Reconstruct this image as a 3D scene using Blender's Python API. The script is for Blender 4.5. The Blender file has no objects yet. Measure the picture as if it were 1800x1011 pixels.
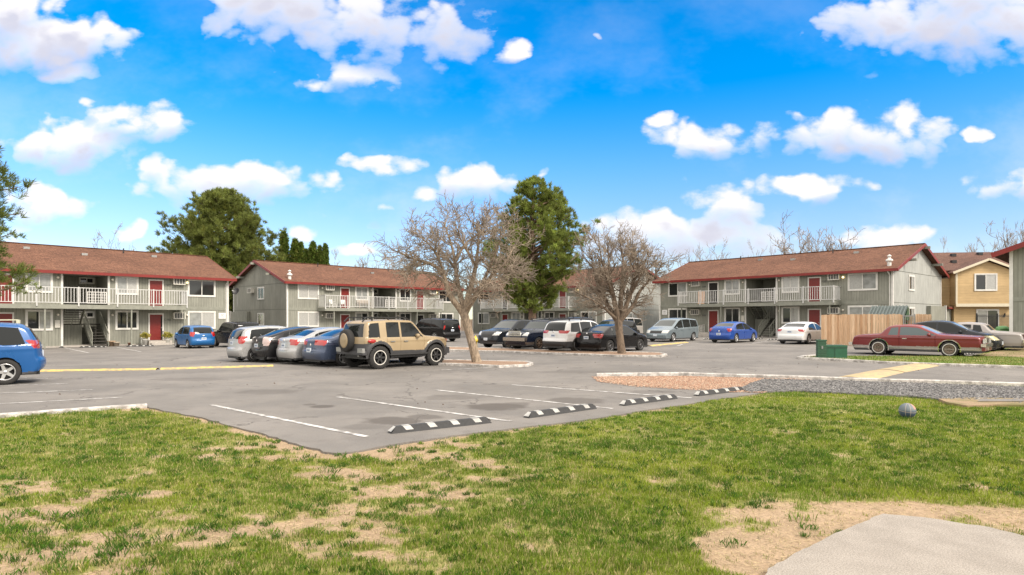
import bpy, bmesh, math, random
import numpy as np
from mathutils import Vector, Matrix
PI = math.pi
R = math.radians
random.seed(11)
rng = np.random.default_rng(5)
scene = bpy.context.scene
C = scene.collection

# ---------------------------------------------------------------- camera
CAM_H = 1.78
F_PX = 1100.0           # focal length in pixels of the 1800 px wide photograph
HOR = 562.0
cam_data = bpy.data.cameras.new('camera')
cam_data.sensor_width = 36.0
cam_data.lens = 36.0 * F_PX / 1800.0
cam_data.shift_y = (HOR - 505.5) / 1800.0
cam_data.clip_start = 0.1
cam_data.clip_end = 5000
cam = bpy.data.objects.new('camera', cam_data)
C.objects.link(cam)
cam.location = (0, 0, CAM_H)
cam.rotation_euler = (R(90), 0, 0)
scene.camera = cam

# ---------------------------------------------------------------- light and exposure
SUN_AZ = R(128)         # compass style: 0 = +Y, 90 = +X (the sun stands right and behind the camera)
SUN_EL = R(42)
scene.view_settings.view_transform = 'Standard'
scene.view_settings.look = 'None'
scene.view_settings.gamma = 1.0
scene.view_settings.use_curve_mapping = False
scene.view_settings.exposure = 1.03
sun_d = bpy.data.lights.new('sun', 'SUN')
sun_d.energy = 2.0
sun_d.angle = R(16)
sun_d.color = (1.0, 0.90, 0.78)
sun = bpy.data.objects.new('sun', sun_d)
C.objects.link(sun)
sdir = Vector((math.sin(SUN_AZ) * math.cos(SUN_EL), math.cos(SUN_AZ) * math.cos(SUN_EL), math.sin(SUN_EL)))
sun.rotation_euler = sdir.to_track_quat('Z', 'Y').to_euler()

class NT:
    """small helper to wire node trees"""
    def __init__(s, tree):
        s.t = tree; s.n = tree.nodes; s.l = tree.links
    def new(s, typ, **kw):
        n = s.n.new(typ)
        for k, v in kw.items():
            setattr(n, k, v)
        return n
    def put(s, sock, v):
        if isinstance(v, bpy.types.NodeSocket):
            s.l.new(v, sock)
        elif v is not None:
            if isinstance(v, (tuple, list)) and len(v) == 3 and sock.type == 'RGBA':
                v = (*v, 1)
            sock.default_value = v
    def math(s, op, a, b=None, c=None, clamp=False):
        n = s.new('ShaderNodeMath', operation=op, use_clamp=clamp)
        s.put(n.inputs[0], a); s.put(n.inputs[1], b)
        if c is not None: s.put(n.inputs[2], c)
        return n.outputs[0]
    def mix(s, f, a, b, blend='MIX'):
        n = s.new('ShaderNodeMix', data_type='RGBA', blend_type=blend)
        s.put(n.inputs['Factor'], f)
        s.put(n.inputs[6], a); s.put(n.inputs[7], b)
        return n.outputs[2]
    def ramp(s, f, lo, hi, a=0.0, b=1.0, smooth=True):
        n = s.new('ShaderNodeMapRange')
        n.interpolation_type = 'SMOOTHSTEP' if smooth else 'LINEAR'
        s.put(n.inputs[0], f)
        for i, v in enumerate((lo, hi, a, b)):
            s.put(n.inputs[i + 1], v)
        return n.outputs[0]
    def noise(s, vec, scale, detail=4, rough=0.55, dim='3D'):
        n = s.new('ShaderNodeTexNoise', noise_dimensions=dim)
        s.put(n.inputs['Vector'], vec)
        s.put(n.inputs['Scale'], scale)
        s.put(n.inputs['Detail'], detail)
        s.put(n.inputs['Roughness'], rough)
        return n.outputs[0]

# ---------------------------------------------------------------- sky
world = bpy.data.worlds.new('World')
scene.world = world
world.use_nodes = True
w = NT(world.node_tree)
w.n.clear()
# cloud banks: (centre and radii as tangents of azimuth and elevation seen from the lot, amount)
def cl(x0, x1, y0, y1, k=1.0):
    return ((x0 + x1) / 2 - 900) / F_PX, (HOR - (y0 + y1) / 2) / F_PX, (x1 - x0) / 2 / F_PX * 1.0, (y1 - y0) / 2 / F_PX * 1.0, k * 1.02
CLOUDS = [cl(350, 620, -70, 95), cl(520, 850, -30, 110), cl(540, 690, 95, 160, .8), cl(515, 600, 130, 165, .7), cl(876, 926, 66, 108, .9),
          cl(1450, 1880, -30, 100), cl(1560, 1800, -60, 60), cl(-80, 215, 25, 115, 1), cl(-120, 100, -20, 80), cl(80, 165, 100, 145, .6),
          cl(20, 250, 210, 292, .85), cl(145, 345, 180, 250, 1), cl(240, 570, 280, 362, 1), cl(400, 565, 286, 345, .9), cl(10, 155, 328, 392, 1),
          cl(245, 305, 268, 308, .6), cl(608, 745, 272, 310, .95), cl(755, 910, 278, 350, 1), cl(700, 780, 322, 362, .6),
          cl(940, 985, 280, 315, .6), cl(985, 1045, 290, 320, .65), cl(1130, 1345, 210, 282, 1), cl(1315, 1380, 208, 262, .9),
          cl(1370, 1670, 188, 280, 1.05), cl(1135, 1195, 196, 226, .6), cl(1700, 1740, 228, 262, .7), cl(1695, 1900, 285, 350, .85),
          cl(1010, 1380, 350, 445, 1.05), cl(1180, 1360, 318, 400, 1), cl(1280, 1525, 305, 350, .9), cl(1480, 1680, 392, 436, .75),
          cl(180, 260, 388, 425, .8), cl(490, 570, 392, 425, .6), cl(580, 680, 425, 455, .6), cl(640, 680, 352, 375, .5),
          cl(0, 60, 400, 440, .5), cl(1040, 1070, 52, 80, .3), cl(1385, 1415, 50, 80, .3), cl(135, 175, 168, 192, .35)]
tc = w.new('ShaderNodeTexCoord')
sep = w.new('ShaderNodeSeparateXYZ')
w.l.new(tc.outputs['Generated'], sep.inputs[0])
dx, dy, dz = sep.outputs
ay = w.math('MAXIMUM', w.math('ABSOLUTE', dy), 0.05)
ca = w.math('DIVIDE', dx, ay)
cb = w.math('DIVIDE', dz, ay)
comb = w.new('ShaderNodeCombineXYZ')
w.put(comb.inputs[0], ca); w.put(comb.inputs[1], w.math('MULTIPLY', cb, 1.6)); w.put(comb.inputs[2], w.math('SIGN', dy))
cvec = comb.outputs[0]
wn_ = w.new('ShaderNodeTexNoise'); wn_.inputs['Scale'].default_value = 9.0; wn_.inputs['Detail'].default_value = 5; w.l.new(cvec, wn_.inputs['Vector'])
wsp = w.new('ShaderNodeSeparateColor'); w.l.new(wn_.outputs['Color'], wsp.inputs[0])
ca = w.math('MULTIPLY_ADD', w.math('SUBTRACT', wsp.outputs[0], 0.5), 0.10, ca)
cb = w.math('MULTIPLY_ADD', w.math('SUBTRACT', wsp.outputs[1], 0.5), 0.055, cb)
n1 = w.noise(cvec, 5.5, 7, 0.58)
n2 = w.noise(cvec, 17.0, 5, 0.6)
def billow(sc):
    v = w.new('ShaderNodeTexVoronoi', feature='SMOOTH_F1'); v.inputs['Scale'].default_value = sc; v.inputs['Smoothness'].default_value = .35
    w.l.new(cvec2, v.inputs['Vector']); return v.outputs['Distance']
comb2 = w.new('ShaderNodeCombineXYZ')
w.put(comb2.inputs[0], ca); w.put(comb2.inputs[1], w.math('MULTIPLY', cb, 1.25)); w.put(comb2.inputs[2], w.math('SIGN', dy))
cvec2 = comb2.outputs[0]
warp = w.math('ADD', w.math('MULTIPLY', w.math('SUBTRACT', n1, 0.5), 2.6), w.math('MULTIPLY', w.math('SUBTRACT', n2, 0.5), 1.5))
warp = w.math('ADD', warp, w.math('MULTIPLY', w.math('SUBTRACT', .42, billow(17.0)), 1.5))
warp = w.math('ADD', warp, w.math('MULTIPLY', w.math('SUBTRACT', .42, billow(41.0)), .8))

def cloud_field(off):
    acc = None
    bb = w.math('ADD', cb, off)
    for (a, b, ra, rb, k) in CLOUDS:
        u = w.math('MULTIPLY', w.math('SUBTRACT', ca, a), 1 / ra)
        v = w.math('MULTIPLY', w.math('SUBTRACT', bb, b), 1 / rb)
        q = w.math('MULTIPLY_ADD', u, u, w.math('MULTIPLY', v, v))
        val = w.math('SUBTRACT', k, q)
        acc = val if acc is None else w.math('SMOOTH_MAX', acc, val, 0.25)
    return w.math('MAXIMUM', acc, -1.2)
front = w.ramp(dy, 0.0, 0.15)
f0 = w.math('ADD', cloud_field(0.0), warp)
f1 = w.math('ADD', cloud_field(0.030), warp)
top_soft = w.ramp(f1, -.4, .8)
alpha = w.ramp(f0, w.math('MULTIPLY_ADD', top_soft, -.6, -.30), w.math('MULTIPLY_ADD', top_soft, .85, .62))
# bright cloud added across the unseen sky behind and above, as fill light
fill_alpha = w.ramp(w.math('ADD', n1, w.math('MULTIPLY', n2, .25)), .22, .46)
over = w.math('SUBTRACT', 1.0, w.math('MULTIPLY', front, w.ramp(cb, .52, .66, 1.0, 0.0)))
alpha = w.math('ADD', w.math('MULTIPLY', alpha, w.math('SUBTRACT', 1.0, over)), w.math('MULTIPLY', fill_alpha, over))
n3 = w.noise(cvec, 2.6, 6, 0.62)
thin = w.math('MULTIPLY', w.ramp(n3, .46, .72), w.ramp(cb, .10, .50, .34, .10))
alpha = w.math('MAXIMUM', alpha, thin)
alpha = w.math('MULTIPLY', alpha, w.ramp(dz, 0.0, 0.06))
shade = w.ramp(f1, 0.1, 1.5)
sky = w.new('ShaderNodeTexSky', sky_type='NISHITA', sun_disc=False)
sky.sun_elevation = SUN_EL
sky.sun_rotation = SUN_AZ
sky.altitude = 600
sky.air_density = 1.0
sky.dust_density = 0.3
sky.ozone_density = 2.0
hsv = w.new('ShaderNodeHueSaturation')
w.put(hsv.inputs['Hue'], w.ramp(dz, .0, .25, .522, .500))
w.put(hsv.inputs['Saturation'], w.ramp(dz, .0, .38, 1.12, 1.55))
w.put(hsv.inputs['Value'], w.ramp(dz, .0, .40, .80, 1.34))
w.l.new(sky.outputs[0], hsv.inputs['Color'])
CLOUD_LIT = (5.4, 5.2, 5.2)
CLOUD_SHADE = (3.7, 3.65, 4.15)
ccol = w.mix(shade, CLOUD_LIT, CLOUD_SHADE)
ccol = w.mix(over, ccol, (9.5, 8.9, 8.2))
skycol = w.mix(w.math('MULTIPLY', alpha, 0.96), hsv.outputs[0], ccol)
bg = w.new('ShaderNodeBackground')
bg.inputs['Strength'].default_value = 0.1
w.l.new(skycol, bg.inputs['Color'])
wo = w.new('ShaderNodeOutputWorld')
w.l.new(bg.outputs[0], wo.inputs['Surface'])

# ---------------------------------------------------------------- terrain and placing
def sstep(a, b, x):
    t = np.clip((np.asarray(x, float) - a) / (b - a), 0, 1)
    return t * t * (3 - 2 * t)
def gz(x, y):
    """the lot rises a little from left to right"""
    return 0.0085 * np.clip(x, -60, 60) * sstep(13, 34, y)
def at(px, py, h=0.0):
    """ground point behind a measured point of the survey photograph"""
    k = (px - 900) / F_PX
    z = h
    for _ in range(12):
        y = (CAM_H - z) * F_PX / (py - HOR)
        z = float(gz(k * y, y)) + h
    return Vector((k * y, y, z))
U = Vector((.7071, .7071, 0))      # the site grid runs at 45 degrees to the view
V = Vector((-.7071, .7071, 0))

# ---------------------------------------------------------------- object helpers
def tag(o, label=None, cat=None, group=None, kind=None):
    if label: o['label'] = label
    if cat: o['category'] = cat
    if group: o['group'] = group
    if kind: o['kind'] = kind
    return o
def empty(name, loc=(0, 0, 0), rz=0.0, parent=None):
    o = bpy.data.objects.new(name, None)
    C.objects.link(o)
    o.location = loc
    o.rotation_euler = (0, 0, rz)
    o.empty_display_size = .2
    if parent: o.parent = parent
    return o
def link_mesh(name, me, parent=None, loc=None, rot=None):
    o = bpy.data.objects.new(name, me)
    C.objects.link(o)
    if parent: o.parent = parent
    if loc is not None: o.location = loc
    if rot is not None: o.rotation_euler = rot
    return o
def children(o):
    return [c for c in bpy.data.objects if c.parent == o]
def copy_tree(o, parent=None):
    c = o.copy()
    C.objects.link(c)
    if parent: c.parent = parent
    for ch in children(o):
        copy_tree(ch, c)
    return c

class MB:
    """collects shapes, then links them as one mesh object"""
    def __init__(s):
        s.v = []; s.f = []; s.mi = []; s.sm = []
    def add(s, vs, fs, mi=0, smooth=False):
        k = len(s.v)
        s.v += [tuple(p) for p in vs]
        s.f += [tuple(i + k for i in f) for f in fs]
        s.mi += [mi] * len(fs); s.sm += [smooth] * len(fs)
        return s
    def box(s, x0, x1, y0, y1, z0, z1, mi=0, M=None):
        p = [Vector((x, y, z)) for z in (z0, z1) for y in (y0, y1) for x in (x0, x1)]
        if M is not None: p = [M @ q for q in p]
        return s.add(p, [(0, 2, 3, 1), (4, 5, 7, 6), (0, 1, 5, 4), (2, 6, 7, 3), (0, 4, 6, 2), (1, 3, 7, 5)], mi)
    def bar(s, a, b, wd, ht, mi=0, up=Vector((0, 0, 1))):
        """box beam from a to b"""
        a = Vector(a); b = Vector(b); d = (b - a).normalized()
        sd = d.cross(up)
        if sd.length < 1e-4: sd = d.cross(Vector((0, 1, 0)))
        sd.normalize(); u2 = sd.cross(d).normalized()
        p = []
        for q in (a, b):
            for i, j in ((-1, -1), (1, -1), (1, 1), (-1, 1)):
                p.append(q + sd * i * wd / 2 + u2 * j * ht / 2)
        return s.add(p, [(0, 1, 2, 3), (7, 6, 5, 4), (0, 4, 5, 1), (1, 5, 6, 2), (2, 6, 7, 3), (3, 7, 4, 0)], mi)
    def tube(s, a, b, r0, r1=None, n=8, mi=0, caps=True, smooth=True):
        a = Vector(a); b = Vector(b); r1 = r0 if r1 is None else r1
        d = (b - a).normalized()
        sd = d.cross(Vector((0, 0, 1)))
        if sd.length < 1e-3: sd = Vector((1, 0, 0))
        sd.normalize(); u2 = d.cross(sd).normalized()
        p = []
        for q, r in ((a, r0), (b, r1)):
            for i in range(n):
                t = 2 * PI * i / n
                p.append(q + sd * math.cos(t) * r + u2 * math.sin(t) * r)
        fs = [(i, (i + 1) % n, n + (i + 1) % n, n + i) for i in range(n)]
        s.add(p, fs, mi, smooth)
        if caps:
            s.add(p, [tuple(reversed(range(n))), tuple(range(n, 2 * n))], mi)
        return s
    def lathe(s, prof, n=24, M=None, mi=0, smooth=True):
        """prof: (radius, height) round local Z"""
        p = []
        for (r, h) in prof:
            for i in range(n):
                t = 2 * PI * i / n
                q = Vector((r * math.cos(t), r * math.sin(t), h))
                p.append(M @ q if M is not None else q)
        fs = []
        for k in range(len(prof) - 1):
            for i in range(n):
                j = (i + 1) % n
                fs.append((k * n + i, k * n + j, (k + 1) * n + j, (k + 1) * n + i))
        return s.add(p, fs, mi, smooth)
    def prism(s, poly, z0, z1, mi=0, M=None):
        n = len(poly)
        p = [Vector((x, y, z0)) for x, y in poly] + [Vector((x, y, z1)) for x, y in poly]
        if M is not None: p = [M @ q for q in p]
        fs = [tuple(reversed(range(n))), tuple(range(n, 2 * n))] + [(i, (i + 1) % n, n + (i + 1) % n, n + i) for i in range(n)]
        return s.add(p, fs, mi)
    def build(s, name, mats, parent=None, loc=None, rz=None):
        me = bpy.data.meshes.new(name)
        me.from_pydata(s.v, [], s.f)
        if not isinstance(mats, (list, tuple)): mats = [mats]
        for m in mats: me.materials.append(m)
        me.polygons.foreach_set('material_index', s.mi)
        me.polygons.foreach_set('use_smooth', s.sm)
        me.update()
        return link_mesh(name, me, parent, loc, None if rz is None else (0, 0, rz))

def np_mesh(name, verts, faces, mat, smooth=False, colors=None):
    """fast mesh from numpy arrays, faces (n,3) or (n,4)"""
    me = bpy.data.meshes.new(name)
    nf, k = faces.shape
    me.vertices.add(len(verts)); me.loops.add(nf * k); me.polygons.add(nf)
    me.vertices.foreach_set('co', np.ascontiguousarray(verts, dtype=np.float32).ravel())
    me.loops.foreach_set('vertex_index', np.ascontiguousarray(faces, dtype=np.int32).ravel())
    me.polygons.foreach_set('loop_start', np.arange(0, nf * k, k, dtype=np.int32))
    if smooth: me.polygons.foreach_set('use_smooth', np.ones(nf, bool))
    if colors is not None:
        at_ = me.color_attributes.new('col', 'FLOAT_COLOR', 'POINT')
        c4 = np.ones((len(verts), 4), np.float32); c4[:, :colors.shape[1]] = colors
        at_.data.foreach_set('color', c4.ravel())
    me.materials.append(mat)
    me.update(calc_edges=True)
    me.validate()
    return me

# ---------------------------------------------------------------- materials
MATS = {}
def mat(name, col=(.5, .5, .5), rough=.6, metal=0.0, coat=0.0, var=0.0, vscale=6.0, bump=0.0, bscale=40.0, spec=None, emit=None):
    if name in MATS: return MATS[name]
    m = bpy.data.materials.new(name); m.use_nodes = True
    k = NT(m.node_tree); b = k.n['Principled BSDF']
    b.inputs['Roughness'].default_value = rough
    b.inputs['Metallic'].default_value = metal
    b.inputs['Coat Weight'].default_value = coat
    b.inputs['Coat Roughness'].default_value = .04
    if spec is not None: b.inputs['Specular IOR Level'].default_value = spec
    tcn = k.new('ShaderNodeTexCoord')
    c = (*col, 1)
    if var > 0:
        n = k.noise(tcn.outputs['Object'], vscale, 5, .6)
        f = k.ramp(n, .3, .7, 1 - var, 1 + var)
        c = k.mix(1.0, c, f, 'MULTIPLY')
        k.l.new(k.ramp(n, .3, .7, max(0, rough - .06), min(1, rough + .06)), b.inputs['Roughness'])
    k.put(b.inputs['Base Color'], c)
    if bump > 0:
        bn = k.new('ShaderNodeBump'); bn.inputs['Strength'].default_value = bump; bn.inputs['Distance'].default_value = .01
        k.l.new(k.noise(tcn.outputs['Object'], bscale, 4, .6), bn.inputs['Height'])
        k.l.new(bn.outputs[0], b.inputs['Normal'])
    if emit:
        b.inputs['Emission Color'].default_value = (*emit[0], 1); b.inputs['Emission Strength'].default_value = emit[1]
    MATS[name] = m
    return m

def siding_mat(name, col, groove=.203, fade=.25, horizontal=False, stain=.3):
    m = bpy.data.materials.new(name); m.use_nodes = True
    k = NT(m.node_tree); b = k.n['Principled BSDF']; b.inputs['Roughness'].default_value = .8
    t = k.new('ShaderNodeTexCoord'); s = k.new('ShaderNodeSeparateXYZ'); k.l.new(t.outputs['Object'], s.inputs[0])
    if horizontal:
        u = s.outputs[2]
    else:
        u = k.math('ADD', s.outputs[0], s.outputs[1])      # boards run up walls of either direction
    fr = k.math('FRACT', k.math('MULTIPLY', u, 1 / groove))
    line = k.math('LESS_THAN', k.math('ABSOLUTE', k.math('SUBTRACT', fr, .5)), .065 if not horizontal else .05)
    mp = k.new('ShaderNodeMapping'); mp.inputs['Scale'].default_value = (3, 3, .35) if not horizontal else (.5, .5, 3)
    k.l.new(t.outputs['Object'], mp.inputs[0])
    n = k.noise(mp.outputs[0], 2.2, 6, .65)
    n2 = k.noise(t.outputs['Object'], .5, 4, .6)
    bi = k.math('FLOOR', k.math('MULTIPLY', u, 1 / (groove * 6)))
    wn = k.new('ShaderNodeTexWhiteNoise', noise_dimensions='1D'); k.l.new(bi, wn.inputs['W'])
    f = k.math('MULTIPLY', k.ramp(n, .25, .75, 1 - fade * .6, 1 + fade * .6), k.ramp(n2, .3, .7, .9, 1.1))
    f = k.math('MULTIPLY', f, k.ramp(wn.outputs[0], 0, 1, .94, 1.06, False))
    c = k.mix(1.0, (*col, 1), f, 'MULTIPLY')
    pale = tuple(min(.8, x * 1.7 + .05) for x in col)
    c = k.mix(k.math('MULTIPLY', k.ramp(n, .6, .78), stain), c, (*pale, 1))
    c = k.mix(k.math('MULTIPLY', line, .42), c, tuple(x * .35 for x in col) + (1,))
    k.l.new(c, b.inputs['Base Color'])
    bn = k.new('ShaderNodeBump'); bn.inputs['Distance'].default_value = .012; bn.inputs['Strength'].default_value = .8
    k.l.new(k.math('SUBTRACT', 1.0, line), bn.inputs['Height']); k.l.new(bn.outputs[0], b.inputs['Normal'])
    return m

def shingle_mat(name, c1, c2):
    m = bpy.data.materials.new(name); m.use_nodes = True
    k = NT(m.node_tree); b = k.n['Principled BSDF']; b.inputs['Roughness'].default_value = .95
    b.inputs['Specular IOR Level'].default_value = .2
    t = k.new('ShaderNodeTexCoord')
    br = k.new('ShaderNodeTexBrick'); k.l.new(t.outputs['Object'], br.inputs['Vector'])
    br.inputs['Scale'].default_value = 1.0
    br.inputs['Brick Width'].default_value = .32; br.inputs['Row Height'].default_value = .15
    br.inputs['Mortar Size'].default_value = .012; br.inputs['Mortar Smooth'].default_value = .3; br.inputs['Bias'].default_value = 0.0
    br.offset = .37
    k.put(br.inputs['Color1'], c1); k.put(br.inputs['Color2'], c2); k.put(br.inputs['Mortar'], tuple(x * .45 for x in c1))
    n = k.noise(t.outputs['Object'], .35, 5, .6); n2 = k.noise(t.outputs['Object'], 9, 3, .7)
    f = k.math('MULTIPLY', k.ramp(n, .3, .7, .88, 1.14), k.ramp(n2, .3, .7, .62, 1.38))
    k.l.new(k.mix(1.0, br.outputs[0], f, 'MULTIPLY'), b.inputs['Base Color'])
    bn = k.new('ShaderNodeBump'); bn.inputs['Distance'].default_value = .02; bn.inputs['Strength'].default_value = .6
    k.l.new(n2, bn.inputs['Height']); k.l.new(bn.outputs[0], b.inputs['Normal'])
    return m

SID = siding_mat('gray_green_siding', (.245, .248, .208))
SID_B = siding_mat('gray_green_siding_smooth', (.25, .25, .212), stain=.12)
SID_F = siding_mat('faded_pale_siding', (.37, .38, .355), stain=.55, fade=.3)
YEL = siding_mat('ochre_lap_siding', (.52, .37, .19), .15, .15, True, .05)
SHG = shingle_mat('brown_shingles', (.178, .088, .056), (.122, .060, .040))
SHG2 = shingle_mat('dark_brown_shingles', (.15, .085, .065), (.11, .062, .05))
RAILM = mat('gray_white_railing', (.55, .55, .535), .55, var=.1, vscale=3)
WHT = mat('white_trim_paint', (.66, .65, .61), .55, var=.08, vscale=3)
RED = mat('red_fascia_paint', (.19, .014, .010), .5, var=.15, vscale=2)
DOOR = mat('red_door_paint', (.175, .013, .010), .45, var=.08)
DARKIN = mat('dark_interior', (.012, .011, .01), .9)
SOFF = mat('soffit_paint', (.12, .12, .10), .8, var=.1)
GTRIM = mat('gray_trim_paint', (.24, .245, .205), .7, var=.12, vscale=3)
CONC = mat('old_concrete', (.40, .37, .33), .9, var=.15, vscale=5, bump=.3)
GLASS = mat('window_glass', (.022, .024, .024), .04, spec=.6)
GLASSB = mat('curtained_glass', (.27, .28, .27), .12, coat=.5, var=.18, vscale=2.5)
GLASSC = mat('blind_behind_glass', (.38, .38, .36), .15, coat=.5, var=.1, vscale=8)
ACW = mat('air_conditioner_casing', (.60, .58, .52), .55, var=.1)
ACD = mat('air_conditioner_grille', (.10, .10, .095), .6)
WOODD = mat('dark_wood', (.05, .045, .04), .85, var=.2)
STEEL = mat('galvanized_steel', (.32, .32, .31), .4, .7, var=.12)
BLKP = mat('black_plastic', (.018, .018, .018), .5)
LAMPM = mat('lamp_globe', (.85, .8, .7), .3)
SIGNW = mat('white_sign', (.72, .72, .70), .5)
INK = mat('dark_ink', (.03, .035, .04), .6)
# ---------------------------------------------------------------- apartment buildings
OVH, RK = .6, .5
PITCH = .355
def rect_frame(mb, x0, x1, z0, z1, y0, y1, t):
    """four butted boards round an opening, face towards -y"""
    mb.box(x0, x1, y0, y1, z1 - t, z1); mb.box(x0, x1, y0, y1, z0, z0 + t)
    mb.box(x0, x0 + t, y0, y1, z0 + t, z1 - t); mb.box(x1 - t, x1, y0, y1, z0 + t, z1 - t)
def xform(o, M):
    if M is not None: o.data.transform(M)
    return o
WRES = {'n': 0}
def window(root, x0, x1, z0, z1, y=0.0, M=None, mats=None, trim=.11):
    """slider window in a wall facing -y at y; M moves it onto another wall"""
    f = MB()
    rect_frame(f, x0, x1, z0, z1, y - .06, y + .02, trim)
    a, b, c, d = x0 + trim, x1 - trim, z0 + trim, z1 - trim
    rect_frame(f, a, b, c, d, y - .045, y + .02, .035)
    mx = (a + b) / 2
    f.box(mx - .03, mx + .03, y - .05, y + .02, c + .035, d - .035)
    fr = xform(f.build('window', WHT, root), M)
    WRES['n'] += 1
    r = random.Random(WRES['n'] * 7 + 3)
    ms = mats or [r.choice([GLASS, GLASSB, GLASSC]), r.choice([GLASS, GLASSB])]
    for (p, q), m in zip(((a + .035, mx - .03), (mx + .03, b - .035)), ms):
        g = MB(); g.box(p, q, y - .02, y - .005, c + .035, d - .035)
        xform(g.build('pane', m, fr), M)
    return fr
def door(root, x0, z0, y=0.0, w=.92, h=2.05, opened=False, M=None, ajar=False):
    t = .1
    f = MB()
    f.box(x0 - t, x0, y - .05, y + .02, z0, z0 + h + t); f.box(x0 + w, x0 + w + t, y - .05, y + .02, z0, z0 + h + t)
    f.box(x0, x0 + w, y - .05, y + .02, z0 + h, z0 + h + t)
    xform(f.build('door_frame', WHT, root), M)
    if opened:
        g = MB(); g.box(x0, x0 + w, y - .012, y + .01, z0, z0 + h)
        xform(g.build('doorway', DARKIN, root), M)
        return
    g = MB(); g.box(x0, x0 + w, y - .025, y + .01, z0, z0 + h)
    for (pz0, pz1) in ((.15, .75), (.9, 1.35), (1.5, 1.85)):         # raised panels
        for (px0, px1) in ((.12, .42), (.50, .80)):
            s = MB(); rect_frame(g, x0 + px0, x0 + px1, z0 + pz0, z0 + pz1, y - .034, y - .022, .03)
            g.box(x0 + px0 + .06, x0 + px1 - .06, y - .032, y - .024, z0 + pz0 + .06, z0 + pz1 - .06)
    d = xform(g.build('door', DOOR, root), M)
    k = MB(); k.tube((x0 + w - .08, y - .03, z0 + .98), (x0 + w - .08, y - .09, z0 + .98), .03, n=10)
    xform(k.build('door_knob', STEEL, d), M)
    if ajar:
        g = MB(); g.box(x0 + w * .86, x0 + w - .01, y - .03, y - .0255, z0 + .02, z0 + h - .12)
        xform(g.build('doorway', DARKIN, root), M)
def ac_unit(root, x, z, w=.85, h=.48, out=.35, dark=False, M=None):
    m = MB(); m.box(x, x + w, -out, .02, z, z + h)
    rect_frame(m, x - .03, x + w + .03, z - .03, z + h + .03, -out - .04, -out + .01, .06)
    if not dark:
        for k in (1, 2, 3): m.box(x + w * k / 4 - .018, x + w * k / 4 + .018, -out - .03, -out - .008, z, z + h)
    o = xform(m.build('air_conditioner', ACW, root), M)
    g = MB(); g.box(x + .04, x + w - .04, -out - .006, -out + .004, z + .04, z + h - .04)
    for k in range(7): g.box(x + .05, x + w - .05, -out - .014, -out - .005, z + .06 + k * (h - .12) / 7, z + .075 + k * (h - .12) / 7)
    xform(g.build('grille', ACD, o), M)
def wall_lamp(root, x, z, lit=False, M=None):
    m = MB()
    m.lathe([(0, .02), (.05, .02), (.06, -.02), (.06, -.05), (.0, -.05)], 12, Matrix.Translation((x, 0, z)) @ Matrix.Rotation(R(90), 4, 'X'), smooth=False)
    o = xform(m.build('wall_lamp', STEEL, root), M)
    g = MB(); g.lathe([(.0, .03), (.055, .04), (.085, .09), (.07, .15), (0, .18)], 14, Matrix.Translation((x, 0, z)) @ Matrix.Rotation(R(90), 4, 'X'))
    xform(g.build('lamp_globe', LAMP_LIT if lit else LAMPM, o), M)
LAMP_LIT = mat('lit_lamp_globe', (.9, .8, .5), .3, emit=((1, .75, .35), 1.6))
def text_obj(s, size, m, parent, loc, rot=(R(90), 0, 0), name='door_number', ext=.006, align='CENTER'):
    cu = bpy.data.curves.new(name, 'FONT'); cu.body = s; cu.size = size; cu.extrude = ext
    cu.align_x = align; cu.align_y = 'CENTER'
    o = bpy.data.objects.new(name, cu); C.objects.link(o)
    bpy.context.view_layer.update()
    me = bpy.data.meshes.new_from_object(o.evaluated_get(bpy.context.evaluated_depsgraph_get()))
    bpy.data.objects.remove(o); bpy.data.curves.remove(cu)
    me.materials.clear(); me.materials.append(m)
    return link_mesh(name, me, parent, loc, rot)
def railing_bits(x0, x1, y0, y1, z, bal=.185):
    """posts, rails and balusters of a railing from (x0,y0) to (x1,y1) standing on z"""
    m = MB()
    a = Vector((x0, y0, 0)); b = Vector((x1, y1, 0)); L = (b - a).length; d = (b - a) / L
    up = Vector((0, 0, 1))
    m.bar(a + up * (z + 1.20), b + up * (z + 1.20), .06, .05)
    m.bar(a + up * (z + .12), b + up * (z + .12), .05, .05)
    n = int(L / bal)
    for i in range(1, n):
        p = a + d * (L * i / n)
        m.bar(p + up * (z + .145), p + up * (z + 1.175), .036, .036, up=d)
    return m

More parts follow.
